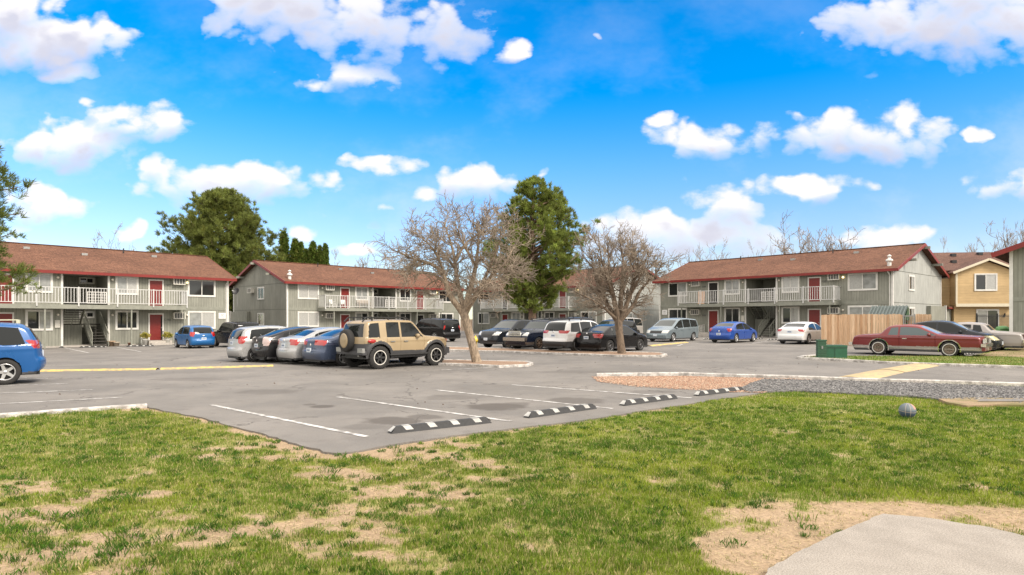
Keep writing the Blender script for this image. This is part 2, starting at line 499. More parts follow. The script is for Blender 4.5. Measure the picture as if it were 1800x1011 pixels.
def apartment(P, label, dims=(21.8, 12.5), faded_right=False, gable_win=(True, True), numbers=None, cols=(3.3, 6.9, 13.2, 17.8), shed=None,
              lower_open=(), upper_open=(), glass=None, flue=None, sign=(), plain=False, lit=(), sh=0.0):
    x0, y0, th, zf = P
    L, W = dims
    root = empty('apartment_building', (x0, y0, zf), th)
    tag(root, label, 'apartment building')
    zr = 5.07 + (W / 2 + OVH) * PITCH
    wt = 5.07 + OVH * PITCH - .03
    RX0, RX1, RD = 9.6 + sh, 12.45 + sh, 3.2
    sec = lambda ya: [(ya, -.75), (W, -.75), (W, wt), (W / 2, wt + W / 2 * PITCH), (ya, wt)]
    def xprism(mb, poly, xa, xb, mi=0):
        p = [Vector((xa, y, z)) for y, z in poly] + [Vector((xb, y, z)) for y, z in poly]
        n = len(poly)
        mb.add(p, [tuple(range(n)), tuple(reversed(range(n, 2 * n)))] + [((i + 1) % n, i, n + i, n + (i + 1) % n) for i in range(n)], mi)
    m = MB()
    xprism(m, sec(0), 0, RX0); xprism(m, sec(0), RX1, L)
    m.box(RX0, RX1, RD, W, -.75, wt)
    xprism(m, [(0, 5.0), (W, 5.0), (W, wt), (W / 2, wt + W / 2 * PITCH), (0, wt)], RX0, RX1)
    m.build('wall', SID, root)
    # concrete footing and walk
    m = MB(); m.box(-.05, L + .05, -.05, W + .05, -.9, -.28); m.build('foundation', CONC, root)
    m = MB(); m.box(-.3, L + .3, -2.0, -.05, -.9, -.41); m.build('walkway', CONC, root)
    # gable end walls with flashing bands
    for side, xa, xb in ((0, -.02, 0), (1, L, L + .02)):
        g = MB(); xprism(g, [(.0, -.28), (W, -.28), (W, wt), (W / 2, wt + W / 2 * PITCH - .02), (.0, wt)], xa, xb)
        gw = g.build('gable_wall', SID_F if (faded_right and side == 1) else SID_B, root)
        f = MB()
        for z in (2.55, 5.08):
            f.box(xa - .015 if side == 0 else xb, xa if side == 0 else xb + .015, .1, W - .1, z, z + .035)
        f.build('flashing', SOFF, gw)
    # corner boards
    for cx, cy in ((0, 0), (L, 0), (0, W), (L, W)):
        c = MB(); c.box(cx - .06 if cx == 0 else cx - .09, cx + .09 if cx == 0 else cx + .06, cy - .05 if cy == 0 else cy - .09, cy + .09 if cy == 0 else cy + .05, -.28, wt - .02)
        c.build('corner_board', WHT, root)
    # belly band at the second floor outside the balcony
    for ba, bb in ((.1, 3.15), (18.0, L - .1)):
        b = MB(); b.box(ba, bb, -.03, .0, 2.46, 2.72); b.build('belly_band', GTRIM, root)
    # roof
    r = MB()
    for s in (0, 1):
        ya, yb = (-OVH, W / 2) if s == 0 else (W + OVH, W / 2)
        p = [Vector((-RK, ya, 5.10)), Vector((L + RK, ya, 5.10)), Vector((L + RK, yb, zr + .03)), Vector((-RK, yb, zr + .03))]
        q = [v + Vector((0, 0, .10)) for v in p]
        fs = [(0, 1, 2, 3), (7, 6, 5, 4), (0, 4, 5, 1), (1, 5, 6, 2), (3, 2, 6, 7), (0, 3, 7, 4)]
        r.add(p + q, fs)
    roof = r.build('roof', SHG, root)
    m = MB(); m.bar((-RK, W / 2, zr + .15), (L + RK, W / 2, zr + .15), .3, .04); m.build('ridge_cap', SHG, roof)
    s = MB()
    for sg in (0, 1):
        ya, yb = (-OVH + .02, 0) if sg == 0 else (W, W + OVH - .02)
        s.box(-RK + .02, L + RK - .02, ya, yb, 5.0, 5.04)
    s.build('soffit', SOFF, root)
    f = MB()
    f.box(-RK, L + RK, -OVH - .04, -OVH, 4.98, 5.19); f.box(-RK, L + RK, W + OVH, W + OVH + .04, 4.98, 5.19)
    f.build('fascia', RED, root)
    for xx in (-RK - .02, L + RK + .02):
        f = MB()
        for ya in (-OVH, W + OVH):
            f.bar((xx, ya, 5.08), (xx, W / 2, zr + .03), .04, .24)
        f.build('rake_board', RED, root)
        for ya in (W / 2, W * .78, W * .22):
            o = MB()
            zz = zr - abs(ya - W / 2) * PITCH - .12
            xa = xx + (RK + .02 if xx < 0 else -RK - .02)
            o.box(min(xa, xx + (.0 if xx < 0 else .0)) - (.35 if xx < 0 else 0), max(xa, xx) + (.35 if xx > 0 else 0), ya - .09, ya + .09, zz - .2, zz)
            o.build('roof_beam', GTRIM, root)
    # roof vents
    for (vx, vy, k) in ((6.1, W / 2 - .9, 0), (15.2, W / 2 - .9, 0), (8.5, W / 2 - 1.4, 1), (17.4, W / 2 - 1.4, 1), (12.1, W / 2 - 2.2, 1)):
        zz = 5.2 + (vy + OVH) * PITCH
        v = MB()
        if k == 0: v.tube((vx, vy, zz - .1), (vx, vy, zz + .42), .05, n=10)
        else: v.box(vx - .2, vx + .2, vy - .14, vy + .14, zz - .1, zz + .13)
        v.build('roof_vent', BLKP if k == 0 else STEEL, root)
    if flue is not None:
        v = MB(); vy = .2; zz = 5.2 + (vy + OVH) * PITCH - .1
        v.tube((flue, vy, zz), (flue, vy, zz + .42), .15, n=14)
        v.lathe([(.0, .42), (.24, .42), (.26, .5), (.24, .58), (.1, .66), (.1, .8), (.16, .82), (.14, .9), (0, .98)], 16, Matrix.Translation((flue, vy, zz)))
        v.build('flue_vent', WHT, root)
    if plain:
        return root
    # openings of the two floors
    G = glass or {}
    for fl in (0, 1):
        zb = 2.72 * fl
        w0, w1 = (zb + .85, zb + 2.32) if fl else (zb + .85, zb + 2.36)
        for i, (a, b) in enumerate(((1.05, 3.3), (7.4, 9.0), (12.95, 14.55), (18.5, 20.75))):
            window(root, a, b, w0, w1, mats=G.get((fl, i)))
        for j, dx_ in enumerate((5.75, 15.35)):
            door(root, dx_, zb, opened=(j in (upper_open if fl else lower_open)), ajar=((fl, j) in lit))
        for j, ax in enumerate((3.95, 17.05)):
            ac_unit(root, ax, zb + (1.82 if fl else 1.72), out=.3 if fl else .38)
        for lx in (3.62, 18.15, 9.3, 12.75):
            wall_lamp(root, lx, zb + 2.0, lit=(lx == 18.15 and fl == 1))
        window(root, 11.25, 12.3, zb + 1.75, zb + 2.3, y=RD, mats=[GLASS, GLASS], trim=.09)
        if numbers:
            for j, nx in enumerate((5.2, 16.66)):
                text_obj(numbers[fl][j], .22, INK, root, (nx, -.012, zb + 1.62 + .1 * fl))
        for px_ in (RX0 - .06, RX1 + .06):
            c = MB(); c.box(px_ - .07, px_ + .07, -.07, .0, zb if fl else -.41, (5.0 if fl else 2.40)); c.build('door_post', WHT, root)
    for sx in sign:
        s_ = MB(); s_.box(sx, sx + .62, -.045, -.03, 1.72, 2.22); so = s_.build('wall_sign', SIGNW, root)
        s_ = MB()
        cx_ = sx + .31
        for k in range(9):
            t0 = PI * k / 9; t1 = PI * (k + 1) / 9
            s_.bar((cx_ + .15 * math.cos(t0), -.048, 2.02 + .08 * math.sin(t0)), (cx_ + .15 * math.cos(t1), -.048, 2.02 + .08 * math.sin(t1)), .006, .02)
        s_.box(cx_ - .07, cx_ + .05, -.05, -.045, 1.99, 2.03); s_.box(cx_ - .2, cx_ + .2, -.05, -.045, 1.90, 1.912); s_.box(cx_ - .16, cx_ + .16, -.05, -.045, 1.82, 1.83)
        s_.build('emblem', INK, so)
    # balcony
    bx0, bx1, bd = 3.2, 17.95, 1.4
    m = MB(); m.box(bx0, bx1, -bd, -.001, 2.66, 2.72); m.build('balcony_floor', CONC, root)
    m = MB(); m.box(bx0, bx1, -bd - .04, -bd, 2.42, 2.73); m.box(bx0 - .04, bx0, -bd - .04, -.03, 2.42, 2.73); m.box(bx1, bx1 + .04, -bd - .04, -.03, 2.42, 2.73)
    m.box(bx0, bx1, -bd, -.001, 2.44, 2.655)
    m.build('balcony_beam', GTRIM, root)
    yy = -bd - .07
    rl = railing_bits(bx0, bx1, yy, yy, 2.75).build('railing', RAILM, root)
    railing_bits(bx0, bx0, yy, -.06, 2.75).build('railing', RAILM, root)
    railing_bits(bx1, bx1, yy, -.06, 2.75).build('railing', RAILM, root)
    nP = 7
    for i in range(nP):
        px_ = bx0 + (bx1 - bx0) * i / (nP - 1)
        m = MB(); m.box(px_ - .04, px_ + .04, yy - .045, yy + .03, 2.60, 4.02); m.build('railing_post', RAILM, root)
    for px_ in cols:
        m = MB(); m.box(px_ - .045, px_ + .045, -bd + .02, -bd + .11, -.41, 2.44); m.build('column', GTRIM, root)
    # staircase in the open passage: lower flight, landing, upper flight
    st = MB()
    fx0, fx1 = 11.25, 12.3
    ys, ye = -.75, 1.55
    n = 8
    for i in range(n):
        t = (i + .5) / n
        yq = ys + (ye - ys) * t; zq = -.41 + (1.32 + .41) * (i + 1) / n
        st.box(fx0 + .05, fx1 - .05, yq - .16, yq + .14, zq - .05, zq)
    st.box(9.75, 12.35, 1.6, 2.9, 1.24, 1.32)
    for i in range(n):
        t = (i + .5) / n
        yq = 1.55 - 1.5 * t; zq = 1.32 + 1.40 * (i + 1) / n
        st.box(9.85, 10.95, yq - .13, yq + .15, zq - .05, zq)
    so = st.build('staircase', WOODD, root)
    sr = MB()
    for xx in (fx0, fx1): sr.bar((xx, ys - .1, -.36), (xx, ye, 1.26), .05, .26)
    for xx in (9.8, 11.0): sr.bar((xx, 1.6, 1.30), (xx, -.05, 2.66), .05, .26)
    sr.build('stringer', GTRIM, so)
    hr = MB()
    for xx in (fx0, fx1):
        hr.bar((xx, ys - .15, .58), (xx, ye, 2.25), .05, .07)
        for i in range(8):
            t = i / 7
            yq = ys - .12 + (ye - ys + .1) * t
            hr.bar((xx, yq, -.41 + 1.7 * t), (xx, yq, .58 + 1.66 * t), .04, .04, up=Vector((1, 0, 0)))
    hr.bar((10.4, 1.6, 1.1), (10.4, .1, 2.4), .03, .03)
    hr.build('handrail', GTRIM, so)
    pn = MB(); pn.box(9.66, 11.1, 1.5, 1.55, -.28, 1.24); pn.build('passage_panel', SID, root)
    lg = MB()
    rect_frame(lg, 11.1, 12.35, 2.86, 3.75, -.10, -.06, .05)
    for i in range(1, 9): lg.box(11.1 + i * .139 - .015, 11.1 + i * .139 + .015, -.095, -.07, 2.91, 3.70)
    for i in range(1, 4): lg.box(11.15, 12.3, -.092, -.073, 2.86 + i * .22 - .015, 2.86 + i * .22 + .015)
    lg.build('stair_gate', WHT, root)
    nb = MB(); rect_frame(nb, 9.12, 9.42, 1.05, 1.6, -.08, 0, .04); nb.box(9.16, 9.38, -.05, 0, 1.09, 1.56); nb.build('notice_box', ACW, root)
    # door stoops
    for dx_ in (5.75, 15.35):
        m = MB(); m.box(dx_ - .4, dx_ + 1.3, -1.2, -.05, -.41, -.02); m.box(dx_ - .3, dx_ + 1.2, -1.5, -1.2, -.41, -.2); m.build('stoop', CONC, root)
    if sh:
        for o in children(root):
            nm = o.name.split('.')[0]
            if nm in ('window', 'door_frame', 'doorway', 'door', 'air_conditioner', 'wall_lamp', 'door_number', 'staircase', 'passage_panel', 'stoop', 'stair_gate', 'notice_box'):
                vx_ = [v.co.x for v in o.data.vertices]; cx_ = sum(vx_) / len(vx_) + o.location.x
                if 3.4 < cx_ < 18.2: o.location.x += sh
    # downspouts
    for dxs in (L - .18,):
        m = MB(); m.bar((dxs, -OVH + .05, 4.98), (dxs, -.06, 4.7), .07, .07); m.bar((dxs, -.06, 4.7), (dxs, -.06, -.3), .07, .06, up=Vector((1, 0, 0))); m.build('downspout', WHT, root)
    # gable windows
    MR = Matrix.Translation((L + .02, 0, 0)) @ Matrix.Rotation(R(90), 4, 'Z')
    ML = Matrix.Translation((-.02, W, 0)) @ Matrix.Rotation(R(-90), 4, 'Z')
    if gable_win[1]:
        for z in (.95, 3.6): window(root, 3.6, 5.1, z, z + 1.3, M=MR)
    if gable_win[0]:
        for z in (.95, 3.6): window(root, 6.1, 7.6, z, z + 1.3, M=ML)
        ac_unit(root, 4.4, 4.35, M=ML)
    # storage lean-to on a gable side
    if shed is not None:
        sx = -1 if shed == 0 else 1
        xb = -.02 if shed == 0 else L + .02
        a, b = (xb - .35, xb) if shed == 0 else (xb, xb + .35)
        m = MB(); m.box(a, b, 8.3, W - .05, -.4, 2.42); m.build('storage_wall', SID, root)
        xo = a if shed == 0 else b
        m = MB(); m.box(xo - .08, xo + .08, W - .05, W + .1, -.4, 2.5); m.build('corner_post', WHT, root)
        c0, c1 = (xo, xo + 3) if shed == 0 else (xo - 3, xo)
        m = MB(); m.box(c0, c1, W + .1, W + 3.4, -.6, 2.2); m.build('storage_room', SID, root)
        m = MB(); m.box(c0 - .25, c1 + .25, W + .1, W + 3.7, 2.3, 2.42); m.build('storage_roof', SHG, root)
        m = MB(); m.box(c0 - .28, c1 + .28, W + .12, W + 3.73, 2.2, 2.3); m.build('storage_fascia', RED, root)
    return root

BA = (-39.813, 38.784, .810, .143)
BB = (-21.497, 59.826, .799, .216)
BC = (-5.168, 83.011, -.803, .351)
BD = (15.479, 65.464, -.851, .571)
D_, B_, C_ = GLASS, GLASSB, GLASSC
bA = apartment(BA, sh=.3, label='gray apartment block at the left edge of the lot, with door number C102', flue=None, cols=(3.3, 8.6, 14.0, 17.8),
               numbers=(('C101', 'C102'), ('C201', 'C202')), sign=(21.0,), lit=((0, 1),),
               glass={(1, 1): [B_, B_], (1, 2): [B_, C_], (1, 3): [D_, D_], (0, 1): [D_, B_], (0, 2): [D_, D_], (0, 3): [B_, C_]})
bB = apartment(BB, 'gray apartment block behind the tan off-roader, gable end at its left', flue=.35, cols=(4.2, 8.6, 14.4, 17.8),
               gable_win=(True, False), shed=0, lower_open=(1,),
               glass={(1, 0): [C_, C_], (1, 1): [B_, B_], (1, 2): [D_, D_], (1, 3): [D_, D_], (0, 0): [C_, C_], (0, 1): [B_, D_], (0, 2): [D_, D_], (0, 3): [D_, D_]})
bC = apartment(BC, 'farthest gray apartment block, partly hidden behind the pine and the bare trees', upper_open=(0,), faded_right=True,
               glass={(1, 0): [D_, D_], (1, 1): [D_, B_], (0, 0): [D_, B_], (0, 1): [B_, B_], (0, 3): [D_, B_]})
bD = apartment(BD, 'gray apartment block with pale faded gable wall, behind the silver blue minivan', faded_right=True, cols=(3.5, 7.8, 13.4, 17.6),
               numbers=(('F101', 'F102'), ('F201', 'F202')), upper_open=(0,), flue=21.5, sign=(.3,), shed=1, gable_win=(False, True),
               glass={(1, 0): [D_, B_], (1, 1): [B_, B_], (1, 2): [C_, C_], (1, 3): [C_, B_], (0, 0): [D_, D_], (0, 1): [D_, D_], (0, 2): [D_, C_], (0, 3): [B_, B_]})
# the block at the right edge: only its gable end looks at the lot
def right_block():
    p = Vector((26.7, 33.5)); ang = R(-45)
    root = empty('apartment_building', (p.x, p.y, .25), ang)
    tag(root, 'gray building with red rake board, cut off by the right edge of the picture', 'apartment building')
    W_, L_ = 12.5, 20.0                                            # local x along the gable, y away
    k = PITCH; pk = 5.2 + W_ / 2 * k
    m = MB()
    poly = [(0, -.75), (W_, -.75), (W_, 5.2), (W_ / 2, pk), (0, 5.2)]
    n = 5
    pts = [Vector((x, 0, z)) for x, z in poly] + [Vector((x, L_, z)) for x, z in poly]
    m.add(pts, [tuple(range(n)), tuple(reversed(range(n, 2 * n)))] + [((i + 1) % n, i, n + i, n + (i + 1) % n) for i in range(n)])
    m.build('wall', SID, root)
    m = MB(); m.box(-.06, .10, -.05, .1, -.3, 5.2); m.build('corner_board', WHT, root)
    m = MB(); m.box(.1, W_ - .1, -.03, 0, 2.5, 2.72); m.build('belly_band', GTRIM, root)
    r = MB()
    for xa in (-.75, W_ + .75):
        zz = 5.22 - .75 * k
        q = [Vector((xa, -.6, zz)), Vector((xa, L_ + .5, zz)), Vector((W_ / 2, L_ + .5, pk + .05)), Vector((W_ / 2, -.6, pk + .05))]
        q2 = [v + Vector((0, 0, .12)) for v in q]
        r.add(q + q2, [(0, 1, 2, 3), (7, 6, 5, 4), (0, 4, 5, 1), (1, 5, 6, 2), (3, 2, 6, 7), (0, 3, 7, 4)])
    r.build('roof', SHG, root)
    f = MB()
    for xa in (-.75, W_ + .75): f.bar((xa, -.63, 5.22 - .75 * k + .02), (W_ / 2, -.63, pk + .07), .05, .26)
    f.build('rake_board', RED, root)
    window(root, 4.0, 5.6, 3.6, 5.0); window(root, 4.0, 5.6, .9, 2.3)
right_block()
# ochre house behind the right-hand block
def ochre_house():
    root = empty('house', (40.0, 57.5, .35)); root.rotation_euler.z = R(-6)
    tag(root, 'ochre lap-sided two-storey house with cream trim and forward gable, behind the iron fence', 'house')
    CR = mat('cream_trim', (.62, .56, .42), .6, var=.05)
    m = MB(); m.box(-2.5, 14, 1.0, 9, -.6, 6.0)
    k = .40; w0, w1 = .75, 6.0; pk = 5.75 + (w1 - w0) / 2 * k
    poly = [(w0, 2.75), (w1, 2.75), (w1, 5.75), ((w0 + w1) / 2, pk), (w0, 5.75)]
    n = 5
    pts = [Vector((x, 0, z)) for x, z in poly] + [Vector((x, 1.2, z)) for x, z in poly]
    m.add(pts, [tuple(range(n)), tuple(reversed(range(n, 2 * n)))] + [((i + 1) % n, i, n + i, n + (i + 1) % n) for i in range(n)])
    m.box(w0 + .1, w1 - .1, .5, 1.2, -.6, 2.75)
    m.build('wall', YEL, root)
    r = MB()
    e = .45
    for xa in (w0 - e, w1 + e):
        zz = 5.85 - e * k
        q = [Vector((xa, -.35, zz)), Vector((xa, 4.2, zz)), Vector(((w0 + w1) / 2, 4.2, pk + .1)), Vector(((w0 + w1) / 2, -.35, pk + .1))]
        r.add(q + [v + Vector((0, 0, .1)) for v in q], [(0, 1, 2, 3), (7, 6, 5, 4), (0, 4, 5, 1), (1, 5, 6, 2), (3, 2, 6, 7), (0, 3, 7, 4)])
    q = [Vector((-3, .6, 5.9)), Vector((14.5, .6, 5.9)), Vector((14.5, 6.5, 8.15)), Vector((-3, 6.5, 8.15))]
    r.add(q + [v + Vector((0, 0, .1)) for v in q], [(0, 1, 2, 3), (7, 6, 5, 4), (0, 4, 5, 1), (1, 5, 6, 2), (3, 2, 6, 7), (0, 3, 7, 4)])
    q = [Vector((-3, 12.4, 5.9)), Vector((14.5, 12.4, 5.9)), Vector((14.5, 6.5, 8.15)), Vector((-3, 6.5, 8.15))]
    r.add(q + [v + Vector((0, 0, .1)) for v in q], [(3, 2, 1, 0), (4, 5, 6, 7), (0, 4, 5, 1), (1, 5, 6, 2), (3, 2, 6, 7), (0, 3, 7, 4)])
    r.build('roof', SHG2, root)
    f = MB()
    for xa in (w0 - e, w1 + e): f.bar((xa, -.38, 5.85 - e * k + .02), ((w0 + w1) / 2, -.38, pk + .12), .05, .2)
    f.build('rake_board', CR, root)
    f = MB(); f.box(w0 - .02, w1 + .02, -.04, 0, 2.62, 2.9); f.box(w0 - .03, w0 + .12, -.035, .1, 2.9, 5.7); f.box(w1 - .12, w1 + .03, -.035, .1, 2.9, 5.7)
    f.box(w1 - .05, w1 + .12, .46, .6, -.3, 2.62); f.build('trim', CR, root)
    window(root, 2.3, 4.25, 4.05, 5.65, mats=[GLASS, GLASSC])
    window(root, 2.75, 4.7, 0.35, 2.4, y=.5, mats=[GLASSC, GLASS])
    wl = MB(); wl.tube((5.15, .5, 1.7), (5.15, .36, 2.0), .09, .05, 10); wl.build('porch_lamp', BLKP, root)
    for vx, vy in ((3.4, 5.2), (6.1, 5.6), (9.2, 5.0), (2.2, 3.0), (1.0, 4.5), (8, 6.0)):
        v = MB(); zz = 5.95 + (vy - .6) * .381; v.box(vx - .2, vx + .2, vy - .2, vy + .2, zz, zz + .28); v.build('roof_vent', BLKP, root)
ochre_house()
# ---------------------------------------------------------------- ground, lot, kerbs
def cut_mesh(poly, dz, skirt=0.0, holes=None):
    """polygon in world xy cut on the terrain lattice, lying dz above the terrain"""
    bm = bmesh.new()
    vs = [bm.verts.new((x, y, 0)) for x, y in poly]
    bm.faces.new(vs)
    bmesh.ops.triangulate(bm, faces=bm.faces[:])
    xs = [p[0] for p in poly]; ys = [p[1] for p in poly]
    for k in range(-60, 61, 3):
        if min(xs) < k < max(xs):
            bmesh.ops.bisect_plane(bm, geom=bm.verts[:] + bm.edges[:] + bm.faces[:], plane_co=(k, 0, 0), plane_no=(1, 0, 0))
    for k in np.arange(12, 37.5, 1.5):
        if min(ys) < k < max(ys):
            bmesh.ops.bisect_plane(bm, geom=bm.verts[:] + bm.edges[:] + bm.faces[:], plane_co=(0, float(k), 0), plane_no=(0, 1, 0))
    bmesh.ops.remove_doubles(bm, verts=bm.verts[:], dist=1e-4)
    for v in bm.verts: v.co.z = float(gz(v.co.x, v.co.y)) + dz
    bm.normal_update()
    for f in bm.faces:
        if f.normal.z < 0: f.normal_flip()
    if skirt:
        be = [e for e in bm.edges if len(e.link_faces) == 1]
        r = bmesh.ops.extrude_edge_only(bm, edges=be)
        for v in [g for g in r['geom'] if isinstance(g, bmesh.types.BMVert)]: v.co.z -= skirt
        bmesh.ops.recalc_face_normals(bm, faces=bm.faces[:])
    me = bpy.data.meshes.new('sheet'); bm.to_mesh(me); bm.free()
    return me
def sheet(name, poly, dz, m, skirt=0.0, kind='structure', **kw):
    me = cut_mesh(poly, dz, skirt); me.name = name; me.materials.append(m)
    o = link_mesh(name, me)
    return tag(o, kind=kind, **kw)
P2 = lambda lst: [tuple(at(a, b)[:2]) for a, b in lst]

def ground_base(name, builder):
    m = bpy.data.materials.new(name); m.use_nodes = True
    k = NT(m.node_tree); b = k.n['Principled BSDF']
    b.inputs['Specular IOR Level'].default_value = .25
    g = k.new('ShaderNodeNewGeometry')
    builder(k, b, g.outputs['Position'])
    return m
STAINS = [(470, 690, 60, 5, .35), (1020, 655, 90, 3, .3), (330, 668, 70, 3, .3), (690, 741, 58, 8, .75), (745, 735, 40, 5, .6), (870, 717, 62, 7, .75), (905, 712, 30, 4, .5), (1010, 706, 60, 6, .55), (790, 700, 55, 5, .35), (568, 716, 26, 3.4, .8),
          (545, 713, 14, 2, .6), (1150, 690, 45, 3, .35), (640, 752, 40, 6, .3), (1120, 695, 35, 4, .3)]
def asphalt(k, b, pos):
    n = k.noise(pos, .35, 6, .6); n2 = k.noise(pos, 55, 3, .7); n3 = k.noise(pos, 1.9, 5, .65)
    base = k.mix(k.ramp(n, .3, .7), (.150, .141, .131), (.218, .202, .184))
    base = k.mix(k.math('MULTIPLY', k.ramp(n3, .50, .70), .55), base, (.140, .128, .117))
    base = k.mix(1.0, base, k.ramp(n2, .25, .75, .78, 1.22), 'MULTIPLY')
    # wheel-polished lighter aisles and thin sealed cracks
    vo = k.new('ShaderNodeTexVoronoi', feature='DISTANCE_TO_EDGE'); vo.inputs['Scale'].default_value = .21
    mp = k.new('ShaderNodeMix', data_type='VECTOR'); 
    dn = k.new('ShaderNodeTexNoise'); dn.inputs['Scale'].default_value = .8; dn.inputs['Detail'].default_value = 6
    k.l.new(pos, dn.inputs['Vector'])
    va = k.new('ShaderNodeVectorMath', operation='MULTIPLY_ADD'); k.l.new(dn.outputs['Color'], va.inputs[0]); va.inputs[1].default_value = (3, 3, 0); k.l.new(pos, va.inputs[2])
    k.l.new(va.outputs[0], vo.inputs['Vector'])
    cr = k.math('MULTIPLY', k.ramp(vo.outputs['Distance'], .0, .007, 1, 0), k.ramp(n, .38, .52))
    base = k.mix(k.math('MULTIPLY', cr, .75), base, (.06, .055, .05))
    sp = k.new('ShaderNodeSeparateXYZ'); k.l.new(pos, sp.inputs[0])
    st = None
    for (px, py, rx, ry, s) in STAINS:
        c = at(px, py); e = at(px + rx, py); f = at(px, py - ry)
        u = k.math('MULTIPLY', k.math('SUBTRACT', sp.outputs[0], c.x), 1 / (e.x - c.x))
        v = k.math('MULTIPLY', k.math('SUBTRACT', sp.outputs[1], c.y), 1 / (f.y - c.y))
        q = k.math('SUBTRACT', 1.0, k.math('MULTIPLY_ADD', u, u, k.math('MULTIPLY', v, v)))
        q = k.math('ADD', q, k.math('MULTIPLY', k.math('SUBTRACT', n3, .5), 1.8))
        q = k.math('MULTIPLY', k.ramp(q, -.1, .6), s)
        st = q if st is None else k.math('MAXIMUM', st, q)
    base = k.mix(st, base, (.078, .068, .060))
    k.l.new(base, b.inputs['Base Color']); b.inputs['Roughness'].default_value = .88
    bn = k.new('ShaderNodeBump'); bn.inputs['Strength'].default_value = .5; bn.inputs['Distance'].default_value = .006
    k.l.new(n2, bn.inputs['Height']); k.l.new(bn.outputs[0], b.inputs['Normal'])
ASPH = ground_base('asphalt', asphalt)
def dirtm(k, b, pos):
    n = k.noise(pos, 1.1, 6, .6); n2 = k.noise(pos, 40, 3, .7)
    c = k.mix(k.ramp(n, .35, .65), (.30, .215, .135), (.17, .15, .065))
    k.l.new(k.mix(1.0, c, k.ramp(n2, .2, .8, .7, 1.3), 'MULTIPLY'), b.inputs['Base Color']); b.inputs['Roughness'].default_value = .95
DIRT = ground_base('dry_dirt', dirtm)
def grassm(k, b, pos):
    n = k.noise(pos, .9, 6, .6); n2 = k.noise(pos, 30, 3, .7)
    c = k.mix(k.ramp(n, .4, .7), (.10, .155, .022), (.24, .21, .08))
    k.l.new(k.mix(1.0, c, k.ramp(n2, .2, .8, .6, 1.4), 'MULTIPLY'), b.inputs['Base Color']); b.inputs['Roughness'].default_value = .95
GRS = ground_base('short_grass', grassm)
def mulchm(k, b, pos):
    n = k.noise(pos, 26, 4, .75); n2 = k.noise(pos, 2, 4, .6)
    c = k.mix(k.ramp(n, .3, .7), (.20, .12, .08), (.38, .27, .19))
    k.l.new(k.mix(k.math('MULTIPLY', k.ramp(n2, .5, .7), .5), c, (.36, .27, .19)), b.inputs['Base Color']); b.inputs['Roughness'].default_value = .95
    bn = k.new('ShaderNodeBump'); bn.inputs['Strength'].default_value = .8; bn.inputs['Distance'].default_value = .02
    k.l.new(n, bn.inputs['Height']); k.l.new(bn.outputs[0], b.inputs['Normal'])
MULCH = ground_base('red_mulch', mulchm)
def gravm(k, b, pos):
    v = k.new('ShaderNodeTexVoronoi'); v.inputs['Scale'].default_value = 22; k.l.new(pos, v.inputs['Vector'])
    sp = k.new('ShaderNodeSeparateColor'); k.l.new(v.outputs['Color'], sp.inputs[0])
    k.l.new(k.mix(sp.outputs[0], (.06, .058, .058), (.22, .21, .20)), b.inputs['Base Color']); b.inputs['Roughness'].default_value = .9
GRAV = ground_base('dark_gravel', gravm)
def painted(name, col, wear=.45):
    def f(k, b, pos):
        n = k.noise(pos, 5, 6, .7); n2 = k.noise(pos, 60, 3, .7)
        t = k.math('MULTIPLY', k.ramp(k.math('ADD', n, k.math('MULTIPLY', n2, .35)), .55, .80), wear)
        k.l.new(k.mix(t, col, (.21, .195, .18)), b.inputs['Base Color']); b.inputs['Roughness'].default_value = .75
    return ground_base(name, f)
PW = painted('white_road_paint', (.60, .59, .57), .9)
PK = painted('white_kerb_paint', (.58, .55, .51), .85)
PY = painted('yellow_road_paint', (.62, .45, .13), .75)
PY2 = painted('faded_yellow_paint', (.52, .39, .19), .6)

tag(sheet('ground', [(-1500, -300), (1500, -300), (1500, 2500), (-1500, 2500)], -.03, DIRT), kind='structure')
kl = at(258, 716); kl0 = at(0, 734)
kd = (kl0 - kl).normalized()
far_l = kl + kd * 30
edge_near = [(264, 718), (330, 731), (420, 753), (520, 782), (570, 796), (592, 799), (640, 793), (690, 784), (830, 763), (1000, 744), (1200, 713), (1310, 696), (1352, 690), (1350, 668)]
k1 = [(1350, 667), (1500, 671), (1650, 676), (1800, 681)]
ep0 = P2(edge_near); ep = []
for (x0, y0), (x1, y1) in zip(ep0[:-1], ep0[1:]):
    L_ = math.hypot(x1 - x0, y1 - y0); n_ = max(1, int(L_ / .16))
    for i in range(n_):
        t = i / n_; j = random.gauss(0, .018) + .02 * math.sin((x0 + t * (x1 - x0)) * 3.1)
        ep.append((x0 + (x1 - x0) * t - (y1 - y0) / L_ * j, y0 + (y1 - y0) * t + (x1 - x0) / L_ * j))
ep.append(ep0[-1])
kr = at(1800, 681); kr0 = at(1500, 671.0); krd = (kr - kr0).normalized(); far_r = kr + krd * 30
poly = [(far_l.x, far_l.y), (kl.x, kl.y)] + ep + P2(k1[1:]) + [(far_r.x, far_r.y), (90, far_r.y + 5), (90, 150), (-90, 150), (-90, far_l.y + 3)]
sheet('parking_lot', poly, .02, ASPH, skirt=.045)

